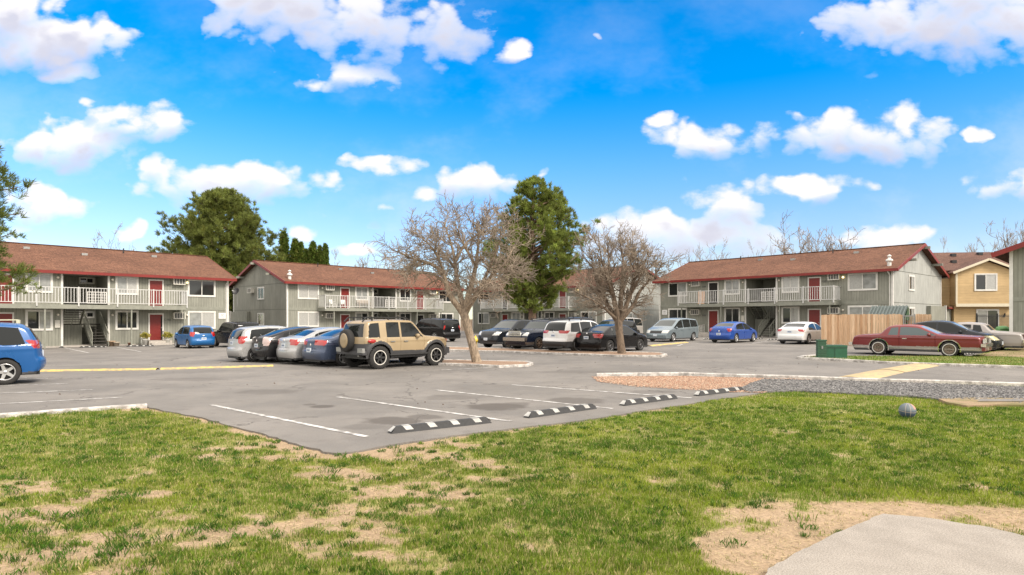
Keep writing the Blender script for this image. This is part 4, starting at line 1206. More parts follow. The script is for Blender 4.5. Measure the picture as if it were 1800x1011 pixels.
STYLES = dict(
 sedan=dict(prof=[(-2.26,.22),(-2.35,.36),(-2.35,.60),(-2.28,.64),(-2.25,.97),(-2.17,1.05),(-1.78,1.09),(-1.05,1.37),(-.55,1.45),(.0,1.46),(.42,1.41),(1.18,1.03),(1.45,.96),(2.0,.83),(2.22,.70),(2.27,.62),(2.36,.57),(2.36,.34),(2.28,.20)],
   rw=(-1.70,-1.12), ws=(.50,1.14), wx=(-1.40,1.40), R=.33, W=1.82, belt=(.90,-.012), pil=[-.12], dlo=(-1.42,.55), doors=[1.12,-.12,-1.12], gb=.20, th=.24),
 compact=dict(prof=[(-1.86,.24),(-1.95,.36),(-1.95,.58),(-1.88,.62),(-1.86,.97),(-1.66,1.34),(-1.40,1.48),(-.6,1.54),(.1,1.53),(.45,1.45),(1.22,1.03),(1.45,.95),(1.78,.80),(1.92,.62),(1.93,.38),(1.86,.20)],
   rw=(-1.80,-1.52), ws=(.52,1.18), wx=(-1.24,1.22), R=.30, W=1.69, belt=(.93,-.02), pil=[-.12], dlo=(-1.5,.35), doors=[1.05,-.12,-1.0], gb=.18, th=.2),
 liftback=dict(prof=[(-2.14,.24),(-2.24,.38),(-2.24,.60),(-2.18,.64),(-2.16,1.02),(-2.05,1.10),(-1.25,1.35),(-.45,1.48),(.05,1.49),(.42,1.42),(1.3,1.02),(1.55,.95),(2.05,.78),(2.2,.6),(2.22,.36),(2.15,.20)],
   rw=(-1.95,-1.0), ws=(.5,1.26), wx=(-1.38,1.36), R=.31, W=1.75, belt=(.93,-.02), pil=[-.12], dlo=(-1.5,.6), doors=[1.12,-.12,-1.1], gb=.17, th=.24),
 crossover=dict(prof=[(-2.22,.30),(-2.35,.42),(-2.35,.66),(-2.27,.71),(-2.23,1.10),(-2.0,1.50),(-1.75,1.63),(-.6,1.70),(.1,1.69),(.45,1.61),(1.15,1.16),(1.4,1.09),(2.05,.98),(2.27,.80),(2.34,.55),(2.28,.28)],
   rw=(-2.19,-1.88), ws=(.52,1.10), wx=(-1.40,1.40), R=.36, W=1.86, belt=(1.02,-.02), pil=[-.05,-1.02], dlo=(-1.95,.45), doors=[1.15,-.05,-1.02], gb=.26, th=.2),
 suv=dict(prof=[(-2.54,.36),(-2.64,.46),(-2.64,.70),(-2.55,.74),(-2.54,1.12),(-2.50,1.62),(-2.36,1.82),(-1.0,1.89),(.1,1.88),(.45,1.80),(.98,1.27),(1.2,1.20),(2.25,1.12),(2.48,1.0),(2.56,.80),(2.60,.5),(2.5,.32)],
   rw=(-2.56,-2.42), ws=(.52,.94), wx=(-1.52,1.52), R=.39, W=1.98, belt=(1.16,0), pil=[-.10,-1.08], dlo=(-2.38,.12), doors=[1.0,-.10,-1.08], gb=.30, th=.15),
 offroad=dict(prof=[(-1.94,.52),(-1.98,.70),(-1.97,1.08),(-1.86,1.60),(-1.74,1.75),(-.8,1.80),(.18,1.79),(.34,1.73),(.72,1.26),(.88,1.19),(1.88,1.11),(2.03,1.02),(2.07,.80),(2.09,.55),(2.04,.42)],
   rw=(-2.0,-1.84), ws=(.36,.70), wx=(-1.33,1.34), R=.415, W=1.90, belt=(1.14,0), pil=[-.37], dlo=(-1.70,.2), doors=[.76,-.37,-.98], gb=.40, th=.15),
 minivan=dict(prof=[(-2.42,.28),(-2.50,.50),(-2.48,1.0),(-2.36,1.50),(-2.15,1.69),(-.6,1.77),(.25,1.74),(.62,1.64),(1.55,1.12),(1.75,1.05),(2.32,.87),(2.50,.70),(2.56,.5),(2.5,.22)],
   rw=(-2.44,-2.24), ws=(.7,1.48), wx=(-1.45,1.55), R=.33, W=1.95, belt=(1.02,-.035), pil=[.12,-1.0], dlo=(-2.2,.25), doors=[1.25,.12,-1.0], gb=.2, th=.18),
 pickup=dict(prof=[(-2.55,.40),(-2.63,.55),(-2.62,1.12),(-1.32,1.16),(-1.16,1.60),(-.9,1.73),(.2,1.76),(.55,1.68),(1.22,1.21),(1.5,1.15),(2.25,1.06),(2.50,.88),(2.58,.52),(2.5,.3)],
   rw=(-1.30,-1.18), ws=(.62,1.18), wx=(-1.6,1.58), R=.38, W=1.98, belt=(1.10,-.01), pil=[.05], dlo=(-1.1,.2), doors=[1.25,.05,-1.0], gb=.3, th=.18),
 coupe=dict(prof=[(-2.46,.28),(-2.56,.42),(-2.53,.68),(-2.46,.84),(-2.20,.90),(-1.40,.96),(-1.28,.98),(-1.02,1.28),(-.88,1.34),(-.3,1.38),(.15,1.35),(.30,1.30),(.98,.98),(1.2,.96),(2.35,.90),(2.50,.86),(2.55,.74),(2.58,.5),(2.5,.28)],
   rw=(-1.27,-1.05), ws=(.28,.92), wx=(-1.36,1.38), R=.335, W=1.82, belt=(.90,0), pil=[-.52], dlo=(-.98,.35), doors=[.86,-.52,-.52], gb=.22, th=.22),
)
_wheel_cache = {}
def wheel_meshes(kind, Rr, wd=.22):
    key = (kind, round(Rr, 3))
    if key in _wheel_cache: return _wheel_cache[key]
    MX = Matrix.Rotation(R(-90), 4, 'X')                     # lathe axis -> +y (outside)
    rr = Rr * (.66 if kind not in ('offroad', 'whitewall') else .60)
    t = MB(); h = wd / 2
    t.lathe([(rr, -h), (Rr - .025, -h), (Rr, -h + .03), (Rr, h - .03), (Rr - .025, h), (rr + .012, h + .004), (rr, h - .01), (rr - .01, -h)], 28, MX)
    if kind == 'whitewall': t.lathe([(rr + .022, h + .006), (rr + .055, h + .006)], 28, MX, mi=1)
    if kind == 'offroad': t.lathe([(rr - .012, h + .004), (rr + .006, h + .007), (rr + .02, h + .003)], 28, MX, mi=1)
    if kind == 'offroad':
        for i in range(24):
            a = 2 * PI * i / 24
            M = MX @ Matrix.Rotation(a, 4, 'Z')
            for s in (-1, 1): t.box(Rr - .01, Rr + .012, -.025, .025, s * h * .55 - .04, s * h * .55 + .04, M=M)
    hub = MB(); hub.lathe([(0, -.02), (rr * .96, -.02), (rr * .96, .0), (0, .0)], 20, MX @ Matrix.Translation((0, 0, h - .10)))
    r = MB()
    r.lathe([(rr + .004, -h + .02), (rr + .004, h - .004), (rr - .018, h + .002), (rr - .03, h - .02), (rr - .03, -.0)], 28, MX)
    n = {'five': 5, 'six': 6, 'seven': 7, 'offroad': 6, 'whitewall': 6, 'ten': 10, 'cap': 7}[kind]
    for i in range(n):
        a = 2 * PI * i / n
        M = MX @ Matrix.Rotation(a, 4, 'Z')
        wsp = rr * (1.9 / n) * .5
        z0 = h - .055
        k = [Vector((rr * .15, -wsp, z0 + .03)), Vector((rr * .15, wsp, z0 + .03)), Vector((rr - .02, wsp * .75, z0 + .035)), Vector((rr - .02, -wsp * .75, z0 + .035))]
        q = [M @ v for v in k] + [M @ (v - Vector((0, 0, .04))) for v in k]
        r.add(q, [(0, 1, 2, 3), (7, 6, 5, 4), (0, 4, 5, 1), (1, 5, 6, 2), (2, 6, 7, 3), (3, 7, 4, 0)])
    r.lathe([(0, .0), (rr * .2, .0), (rr * .24, -.02), (rr * .24, -.05)], 14, MX @ Matrix.Translation((0, 0, h - .012)))
    if kind == 'whitewall': r.lathe([(rr * .5, .0), (rr * .62, .012), (rr * .98, 0)], 24, MX @ Matrix.Translation((0, 0, h - .02)))
    def me(mb, nm, ms):
        o = mb.build(nm, ms); m_ = o.data; bpy.data.objects.remove(o); return m_
    out = dict(tyre=me(t, 'tyre', [TYRE, WHEELWALL]), rim=me(r, 'rim', RIM_S), hub=me(hub, 'wheel', BLKP))
    _wheel_cache[key] = out
    return out
def smooth_poly(p, it=2):
    p = [np.array(q, float) for q in p]
    for _ in range(it):
        q = [p[0]]
        for a, b in zip(p[:-1], p[1:]):
            L = np.linalg.norm(b - a); r = min(.25, .05 / max(L, 1e-6)) if _ == 0 else .25
            q += [a + (b - a) * r, a + (b - a) * (1 - r)]
        q.append(p[-1]); p = q
    return np.array(p)
def car(label, cat, style, pos, rz, body, group=None, scale=(1, 1, 1), rim='five', rimm=None, clad=None, tail=None, head=None, grille=(.32, .5, .78), sideglass=None,
        wsglass=None, bumper_mat=None, bumper_top=0.0, roofm=None, roof_rack=False, flare=None, spare=False, plate_r=.75, plate_f=.45, lower=None, chrome_arch=False, spoiler=False, tail_panel=None, W=None,
        front_panel=None, handle_m=None, wiper=False, extra=None, name='parked_car', mirror_m=None, roofrack_m=None, sideline=None, badge=True, grille_m=None, amber=False, drop=0):
    S = STYLES[style]; sxl, syl, szl = scale
    root = empty(name, pos, rz); tag(root, label, cat, group)
    prof = smooth_poly(S['prof'])
    prof[:, 0] *= sxl; prof[:, 1] *= szl
    # resample at 3.5 cm and insert door seams
    seg = np.hypot(*np.diff(prof, axis=0).T); s = np.concatenate([[0], np.cumsum(seg)])
    ss = list(np.linspace(0, s[-1], int(s[-1] / .04)))
    xs_at = lambda q: np.interp(q, s, prof[:, 0])
    seams = [d * sxl for d in dict.fromkeys(S['doors'])]
    dense = np.linspace(0, s[-1], 4000); dxx = xs_at(dense)
    mid = (dense > s[-1] * .12) & (dense < s[-1] * .88)
    for d in seams:
        for o in (-.010, 0, .010):
            ii = np.argmin(np.where(mid, np.abs(dxx - d - o), 9)); ss.append(dense[ii])
    ss = np.array(sorted(set(ss)))
    px = np.interp(ss, s, prof[:, 0]); pz = np.interp(ss, s, prof[:, 1]); H = pz.max()
    n = len(ss); gb = S['gb'] * szl; Wd = (W or S['W']) * syl / 2
    xr, xf = px.min(), px.max()
    bx = np.maximum.accumulate(px); 
    for i in range(1, n): bx[i] = max(bx[i], bx[i - 1] + .002)
    bx = np.clip(bx, xr, xf + .3)
    zb = np.full(n, gb)
    zb = np.minimum(zb + 0 * zb, pz - .01)
    b0, b1 = S['belt']; H = pz.max()
    belt = lambda x: (b0 + b1 * x / sxl) * szl
    Rw = S['R'] * (1 if style == 'offroad' else (szl + sxl) / 2); wx = [S['wx'][0] * sxl, S['wx'][1] * sxl]
    Ra = Rw + (.055 if style != 'offroad' else .075)
    rfil = .085 if style not in ('suv', 'offroad') else .075
    N1, N2, NA = 40, 5, 26
    # side lattice
    l = pz - zb; rr = np.minimum(rfil, l * .5)
    tz = []
    for j in range(N1 + 1): tz.append((l - rr) * j / N1)
    for j in range(1, N2 + 1): tz.append(l - rr + rr * math.sin(PI / 2 * j / N2))
    tz = np.array(tz).T                                    # n x rows
    rows = tz.shape[1]
    frac = tz / l[:, None]
    X = bx[:, None] + (px - bx)[:, None] * frac; Z = zb[:, None] + tz
    # snap to wheel arches
    for wxx in wx:
        d = np.hypot(X - wxx, Z - Rw); m_ = np.abs(d - Ra) < .017
        k_ = np.where(m_, Ra / np.maximum(d, 1e-6), 1)
        X = wxx + (X - wxx) * k_; Z = Rw + (Z - Rw) * k_
    def dist_prof(x, z):
        P_ = np.stack([px, pz], -1); best = np.full(x.shape, 9.0)
        for i in range(len(P_) - 1):
            a, b = P_[i], P_[i + 1]; d = b - a; L2 = d @ d + 1e-12
            t = np.clip(((x - a[0]) * d[0] + (z - a[1]) * d[1]) / L2, 0, 1)
            best = np.minimum(best, np.hypot(x - a[0] - t * d[0], z - a[1] - t * d[1]))
        return best
    # clean window edges: pull lattice points onto the belt line and the rear slant
    zbl = belt(X) + .02; m_ = (np.abs(Z - zbl) < .0135) & (np.arange(rows)[None] < N1); Z = np.where(m_, zbl, Z)
    xl_ = S['dlo'][0] * sxl + S['dlo'][1] * (Z - belt(X)); m_ = (np.abs(X - xl_) < .0205) & (Z > belt(X)) & (Z < H - .05)
    X = np.where(m_, xl_, X)
    D = dist_prof(X, Z)
    def halfw(x, z, d):
        bl = belt(x)
        up = np.clip((z - bl) / (H - bl), 0, 1)
        w_ = Wd * (1 - S['th'] * up ** 1.15)
        w_ = w_ - .018 * (z > bl + .01)
        w_ = w_ - Wd * .05 * np.clip((bl - .22 - z) / .5, 0, 1) ** 1.5 - Wd * .018 * np.clip(1 - np.abs(z - (bl - .12)) / .12, 0, 1) * 0
        w_ = w_ + .012 * np.exp(-((z - (bl - .10)) / .035) ** 2)      # shoulder crease
        e = np.clip((np.abs(x) - .62 * xf) / (.38 * xf), 0, 1)
        w_ = w_ * (1 - .085 * e ** 2)
        dd = np.clip(d, 0, rfil)
        w_ = w_ - (rfil - np.sqrt(np.maximum(rfil ** 2 - (rfil - dd) ** 2, 0)))
        return w_
    Y = halfw(X, Z, D)
    for d in seams:
        if d < -.42 * sxl * 4: continue
        i = np.argmin(np.where((ss > s[-1] * .12) & (ss < s[-1] * .88), np.abs(px - d), 9))
        m_ = (Z[i] < H - .2) & (Z[i] > gb + .1)
        Y[i] = Y[i] - .022 * m_
    fl_m = None
    if flare:
        for wxx in wx:
            dwh = np.hypot(X - wxx, Z - Rw)
            Y = Y + flare * (1 - sstep(Ra + .08, Ra + .15, dwh)) * (Z < belt(X) - .02)
    # endings bulge in plan
    def bulge(x, yv):
        e = np.clip((np.abs(x) - .55 * xf) / (.45 * xf), 0, 1.05)
        c = (.17 if style not in ('suv', 'offroad', 'coupe') else .09)
        return x - np.sign(x) * c * e ** 2 * np.abs(yv / Wd) ** 3
    sideV = np.stack([bulge(X, Y), Y, Z], -1)                # left side (+y)
    wt = Y[:, -1]
    va = np.linspace(1, -1, NA + 1)
    TX = np.repeat(X[:, -1][:, None], NA + 1, 1); TY = wt[:, None] * va[None]; 
    steep = np.abs(np.gradient(pz)) / (np.abs(np.gradient(px)) + np.abs(np.gradient(pz)) + 1e-6)
    crown = (.035 + .0 * steep) * (1 - steep)
    TZ = Z[:, -1][:, None] + crown[:, None] * (1 - va[None] ** 2)
    TX = TX + (np.sign(px) * steep * .03)[:, None] * (1 - va[None] ** 2)
    topV = np.stack([bulge(TX, TY), TY, TZ], -1)
    rightV = sideV.copy(); rightV[..., 1] *= -1
    ring = np.concatenate([sideV, topV[:, 1:-1], rightV[:, ::-1]], 1)
    V_ = np.concatenate([np.concatenate([X, TX[:, 1:-1] * 1.0, X[:, ::-1]], 1)[..., None], np.concatenate([Z, np.repeat(Z[:, -1][:, None], NA - 1, 1), Z[:, ::-1]], 1)[..., None]], -1)
    m = ring.shape[1]
    f = np.arange(n * m).reshape(n, m)
    q = np.stack([f[:-1, :-1], f[1:, :-1], f[1:, 1:], f[:-1, 1:]], -1).reshape(-1, 4)
    # face data
    cen = ring.reshape(-1, 3)[q].mean(1); oc = V_.reshape(-1, 2)[q].mean(1)
    ci = np.repeat(np.arange(n - 1), m - 1); cj = np.tile(np.arange(m - 1), n - 1)
    side = (cj < rows - 1) | (cj >= m - rows)
    left = cen[:, 1] > 0
    x, z, y = oc[:, 0], oc[:, 1], cen[:, 1]
    pc = (px[:-1] + px[1:])[ci] / 2
    d = dist_prof(x, z)
    lab = np.full(len(q), 'body', dtype=object)
    bl = belt(x)
    hoodz = pz[np.argmin(np.abs(px - wx[1]))]
    if roofm: lab[(z > H - .16) & ~side & (pc > -.48 * xf * 2) ] = 'roof'
    if lower: lab[(z < lower[1] * szl) & (z > lower[0] * szl) & side] = 'lower_trim'
    lab[(z < gb + .07)] = 'cladding'
    if clad: lab[z < clad] = 'cladding'
    if flare:
        for wxx in wx: lab[side & (np.hypot(x - wxx, z - Rw) < Ra + .11)] = 'cladding'
    if style == 'offroad': lab[(x < -1.0) & (z < .93)] = 'cladding'; lab[(x > 1.85) & (z < .78)] = 'cladding'
    if chrome_arch:
        for wxx in wx: lab[side & (np.hypot(x - wxx, z - Rw) < Ra + .035)] = 'arch_trim'
    if bumper_mat:
        lab[((pc > xf - .30) | (pc < xr + .30)) & (z < bumper_top) & (~side | (np.abs(x) > xf - .34))] = 'bumper'
    # doors
    dd = [v * sxl for v in S['doors']]
    lowz = max(gb + .08, (clad or 0) + .0)
    def dmask(a, b):
        k_ = side & (x < a) & (x > b) & (z > lowz) & (z < bl + .005)
        for wxx in wx: k_ &= np.hypot(x - wxx, z - Rw) > Ra + .03
        return k_ & (lab == 'body')
    lab[dmask(dd[0], dd[1])] = 'front_door'
    if len(dd) > 2 and dd[2] != dd[1]: lab[dmask(dd[1], dd[2])] = 'rear_door'
    # glass
    gp = .085
    x_rw0, x_rw1 = S['rw'][0] * sxl, S['rw'][1] * sxl; x_w0, x_w1 = S['ws'][0] * sxl, S['ws'][1] * sxl
    win = side & (z > bl + .02) & (d > gp) & (x > S['dlo'][0] * sxl + S['dlo'][1] * (z - bl)) & (x < x_w1)
    if style == 'offroad':
        win &= (x > -.93)                                      # thick painted pillar before the quarter window
        win |= side & (z > bl + .02) & (d > gp) & (x > -1.74 + .2 * (z - bl)) & (x < -1.25) & (z < H)
    if style == 'coupe':
        win &= ~((x < -.50 * sxl) & (x > -.57 * sxl))
    for p_ in S['pil']: win &= np.abs(x - p_ * sxl) > (.035 if style not in ('coupe',) else .03)
    lab[win] = 'side_window'
    vv = np.abs(y) / np.maximum(wt[np.clip(ci, 0, n - 1)], .01)
    top = ~side
    if style in ('crossover', 'suv', 'compact', 'minivan', 'offroad'):
        lab[top & (z > bl + .04) & (z < H - .13) & (pc < x_rw1 + .1) & (vv < .93)] = 'rear_window'
    else:
        lab[top & (pc > x_rw0) & (pc < x_rw1) & (vv < .93) & (z > bl)] = 'rear_window'
    lab[top & (pc > x_w0) & (pc < x_w1) & (vv < .95) & (z > bl)] = 'windshield'
    # lights: (z0, z1, inner v, side reach)
    if tail:
        z0, z1, v0, rch = tail[:4]
        lt = np.clip((z - z0) / (z1 - z0), 0, 1)
        lab[(z > z0) & (z < z1) & (((top) & (pc < xr + .22) & (vv > v0 + .10 * (1 - lt))) | (side & (x < xr + rch * (.35 + .65 * lt))))] = 'tail_light'
    if head:
        z0, z1, v0, rch = head[:4]
        lt = np.clip((z - z0) / (z1 - z0), 0, 1)
        lab[(z > z0) & (z < z1) & (((top) & (pc > xf - .34) & (vv > v0 + .16 * lt)) | (side & (x > xf - rch * (.3 + .7 * lt))))] = 'headlight'
    if tail_panel:
        lab[top & (pc < xr + .2) & (z > tail_panel[0]) & (z < tail_panel[1]) & (vv < tail_panel[2])] = 'tail_panel'
    if grille:
        lab[top & (pc > xf - .25) & (z > grille[1]) & (z < grille[2]) & (vv < grille[0] * 1.6)] = 'grille'
    inw = np.zeros(len(q), bool)
    for wxx in wx: inw |= side & (np.hypot(x - wxx, z - Rw) < Ra)
    inw |= (z < gb + .001)
    LM = dict(body=body, front_door=body, rear_door=body, roof=roofm or body, lower_trim=STEEL, cladding=CLAD, arch_trim=CHROME, bumper=bumper_mat or body, side_window=sideglass or CGLASS,
              rear_window=CGLASS, windshield=wsglass or CGLASS_L, tail_light=TAIL, headlight=HEADL, tail_panel=(tail_panel[3] if tail_panel else BLKP), grille=grille_m or BLKP)
    if lower and len(lower) > 2: LM['lower_trim'] = lower[2]
    if head and len(head) > 4: LM['headlight'] = head[4]
    if tail and len(tail) > 4: LM['tail_light'] = tail[4]
    RV = ring.reshape(-1, 3)
    parts = {}
    def emit(nm, mask, key):
        if mask.sum() == 0: return None
        fq_ = q[mask]; u, inv = np.unique(fq_, return_inverse=True)
        me = np_mesh(nm, RV[u], inv.reshape(-1, 4), LM[key], True)
        return link_mesh(nm, me, root)
    ok = ~inw
    NM = dict(front_door='door', rear_door='door', side_window='window', cladding='cladding', body='body', roof='roof', lower_trim='side_trim', arch_trim='arch_trim', bumper='bumper',
              rear_window='rear_window', windshield='windshield', tail_light='tail_light', headlight='headlight', tail_panel='tail_panel', grille='grille')
    doors_o = []
    for key in NM:
        mk = ok & (lab == key)
        if key in ('front_door', 'rear_door', 'tail_light', 'headlight', 'lower_trim'):
            for sd_ in (True, False):
                o = emit(NM[key], mk & (left == sd_), key)
                if o and 'door' in key: doors_o.append((o, sd_, key))
        elif key == 'bumper':
            for fr_ in (True, False): emit('bumper', mk & ((x > 0) == fr_), key)
        elif key == 'side_window':
            brk = sorted([v * sxl for v in S['pil']] + ([-1.09] if style == 'offroad' else []), reverse=True)
            edges_ = [9] + brk + [-9]
            for sd_ in (True, False):
                for a, b in zip(edges_[:-1], edges_[1:]): emit('window', mk & (left == sd_) & (x < a) & (x > b), key)
        else:
            emit(NM[key], mk, key)
    # handles
    hm = handle_m or body
    for o, sd_, key in doors_o:
        a, b = (dd[0], dd[1]) if key == 'front_door' else (dd[1], dd[2])
        hx = b + .22; hz_ = belt(hx) - .13; yy = (float(halfw(np.array(hx), np.array(hz_), np.array(1.0))) + .012) * (1 if sd_ else -1)
        h_ = MB(); h_.box(hx - .09, hx + .09, min(yy, yy + .02 * (1 if sd_ else -1)), max(yy, yy + .02 * (1 if sd_ else -1)), hz_ - .016, hz_ + .016); h_.build('door_handle', hm, o)
    # underside and wheel wells
    u_ = MB(); ww = Wd - .30
    u_.box(xr + .12, xf - .15, -ww, ww, gb - .03, gb + .45)
    for a, b in ((xr + .2, wx[0] - Ra - .03), (wx[0] + Ra + .03, wx[1] - Ra - .03), (wx[1] + Ra + .03, xf - .25)):
        u_.box(a, b, -Wd * .93, Wd * .93, gb - .012, gb + .03)
    u_.build('underbody', BLKP, root)
    # wheels
    wm = wheel_meshes(rim, Rw)
    for wxx in wx:
        for sd_ in (1, -1):
            o = link_mesh('wheel', wm['hub'], root, (wxx, sd_ * (Wd - .115 + (flare or 0) * .8), Rw), (0, 0, 0 if sd_ == 1 else PI))
            link_mesh('tyre', wm['tyre'], o)
            ro = link_mesh('rim', wm['rim'], o)
            if rimm:
                ro.data = ro.data if rimm is RIM_S else ro.data.copy(); ro.data.materials.clear(); ro.data.materials.append(rimm)
    # mirrors
    for sd_ in (1, -1):
        mx_ = S['ws'][1] * sxl - .28; mz = belt(mx_) + .06; my = Wd + .02
        mb = MB(); M = Matrix.Translation((mx_, sd_ * my, mz))
        mb.lathe([(0, -.10), (.05, -.095), (.075, -.05), (.08, .03), (.07, .09), (0, .10)], 12, M @ Matrix.Rotation(R(90), 4, 'X') @ Matrix.Diagonal((.9, 1.0, 1.0, 1)))
        mb.box(mx_ - .02, mx_ + .03, min(sd_ * (my - .14), sd_ * my), max(sd_ * (my - .14), sd_ * my), mz - .05, mz - .01)
        mb.build('mirror', mirror_m or body, root)
    # plates
    if plate_r:
        xp_ = float(min(np.interp(plate_r + t_, pz[:n // 5], px[:n // 5]) for t_ in (-.07, .07))) - .02
        p_ = MB(); p_.box(xp_ - .012, xp_ + .03, -.155, .155, plate_r - .08, plate_r + .08); po = p_.build('license_plate', PLATE, root)
        p_ = MB(); p_.box(xp_ - .015, xp_ - .0125, -.11, .11, plate_r - .028, plate_r + .028); p_.build('plate_band', mat('plate_ink', (.16, .2, .3), .5), po)
    if plate_f:
        p_ = MB(); p_.box(xf + .0, xf + .04, -.155, .155, plate_f - .08, plate_f + .08); p_.build('license_plate', PLATE, root)
    if badge:
        p_ = MB(); zc = (plate_r or .8) + .2; xx = float(np.interp(zc, pz[:n // 4], px[:n // 4])); p_.lathe([(0, .03), (.05, .03), (.055, 0)], 12, Matrix.Translation((xx - .005, 0, zc)) @ Matrix.Rotation(R(-90), 4, 'Y')); p_.build('badge', CHROME, root)
    if roof_rack:
        for sd_ in (1, -1):
            p_ = MB(); yy = sd_ * Wd * (1 - S['th']) * .86
            zz = H + .065
            p_.bar((xr * .72, yy, zz), (S['ws'][0] * sxl - .1, yy, zz - .01), .035, .03)
            for xx in (xr * .72, xr * .3, S['ws'][0] * sxl - .12): p_.box(xx - .04, xx + .04, yy - .018, yy + .018, H - .03, zz)
            p_.build('roof_rail', roofrack_m or BLKP, root)
    if spoiler:
        p_ = MB(); zc = S['prof'][4][1] * szl + .05
        p_.box(xr + .06, xr + .26, -Wd * .72, Wd * .72, zc + .02, zc + .05); p_.box(xr + .1, xr + .2, -Wd * .62, -Wd * .56, zc - .06, zc + .03); p_.box(xr + .1, xr + .2, Wd * .56, Wd * .62, zc - .06, zc + .03)
        p_.build('spoiler', body, root)
    if wiper:
        p_ = MB(); p_.bar((xr + .08, -.05, belt(xr) + .12), (xr + .1, .38, belt(xr) + .16), .02, .02); p_.build('wiper', BLKP, root)
    if extra: extra(root, locals())
    return root
HD_U = R(45)         # nose towards the far right
HD_V = R(135)        # nose towards the far left
HD_MU = R(225)
HD_MV = R(-45)
def place(px, py, style, scale, rz, which):
    """world position of the car centre from the ground contact of one wheel (front/rear, left/right)"""
    S = STYLES[style]; g = at(px, py)
    wx_ = S['wx'][0 if 'r' in which[0] else 1] * scale[0]
    wy_ = (S['W'] * scale[1] / 2 - .02) * (1 if which[1] == 'l' else -1)
    c, s_ = math.cos(rz), math.sin(rz)
    x_, y_ = g.x - (wx_ * c - wy_ * s_), g.y - (wx_ * s_ + wy_ * c)
    return (x_, y_, float(gz(x_, y_)) + .022)
P_SILVER = paint('silver', (.38, .38, .38), .35, .3, .3); P_BLACK = paint('black', (.006, .006, .007), 0, .22, .1, .3); P_DKGRAY = paint('dark_gray_pearl', (.016, .016, .018), .1, .25, .2, .35)
P_BLUGR = paint('steel_blue', (.05, .068, .115), .25, .3, .3); P_TAN = paint('sand_tan', (.33, .25, .145), 0, .45, .3); P_BLUE = paint('bright_blue', (.008, .105, .30), .1, .3, .3)
P_BLUE2 = paint('royal_blue', (.008, .055, .28), .1, .3, .3); P_BLUE3 = paint('deep_blue', (.008, .085, .27), .1, .3, .3); P_WHITE = paint('white', (.66, .66, .65)); P_NAVY = paint('navy', (.008, .013, .028), .1, .25, .2, .35)
P_RED = paint('faded_dark_red', (.16, .014, .016), .05, .33, .5); P_REDR = paint('faded_red_vinyl', (.27, .06, .05), 0, .6, .1); P_MINI = paint('silver_blue', (.20, .245, .27), .4, .3, .3)
P_BEIGE = paint('pale_pewter', (.40, .38, .35), .3); P_TAUPE = paint('dull_taupe', (.34, .315, .30), .1, .5, .2); P_CHAR = paint('charcoal', (.014, .017, .022), .1, .25, .2, .35)
G1 = 'cars parked side by side left of the leaning tree'
G2 = 'cars parked in the middle row behind the kerbed bed'
G3 = 'cars parked in front of the apartment blocks'
G4 = 'cars parked beside the plank fence'
def add(label, cat, style, px, py, which, rz, body, scale=(1, 1, 1), group=None, **kw):
    return car(label, cat, style, place(px, py, style, scale, rz, which), rz, body, group, scale, **kw)
# --- left edge: blue crossover seen from its right... nose out of the picture
def side_car():
    sc = (.92, .94, 1.0); rz = R(217)
    return car('deep blue crossover cut off by the left edge of the photo', 'car', 'crossover', place(9, 678, 'crossover', sc, rz, 'rl'), rz, P_BLUE3, None, sc, rim='five', rimm=RIM_S,
               tail=(.98, 1.20, .62, .40), roof_rack=True, roofrack_m=CHROME, plate_r=.8, handle_m=CHROME)
side_car()
# --- front row, noses to the far right
add('silver compact hatchback, leftmost of the row beside the tan off-roader', 'car', 'compact', 448, 637, 'rr', HD_U, P_SILVER, (1.03, 1, 1.0), G1, rim='ten', tail=(.80, 1.12, .72, .42), wiper=True, plate_r=.82)
add('black liftback with clear tail lamps, between the two silver cars', 'car', 'liftback', 499, 638, 'rr', HD_U, P_DKGRAY, (1, 1, 1.0), G1, rim='seven', tail=(.72, 1.08, .66, .30, mat('clear_tail_lens', (.5, .38, .36), .15, coat=1)), tail_panel=(.9, 1.05, .6, BLKP), plate_r=.72)
add('silver sedan with red tail lamps, between the black liftback and the steel blue sedan', 'car', 'sedan', 551, 641, 'rr', HD_U, P_SILVER, (.97, .97, 1.0), G1, rim='six', tail=(.78, 1.0, .60, .35), plate_r=.76)
add('steel blue sedan with wide red tail lamps, right next to the tan off-roader', 'car', 'sedan', 605, 644.5, 'rr', HD_U, P_BLUGR, (1.04, 1.02, 1.0), G1, rim='five', tail=(.80, 1.0, .34, .25), plate_r=.62)
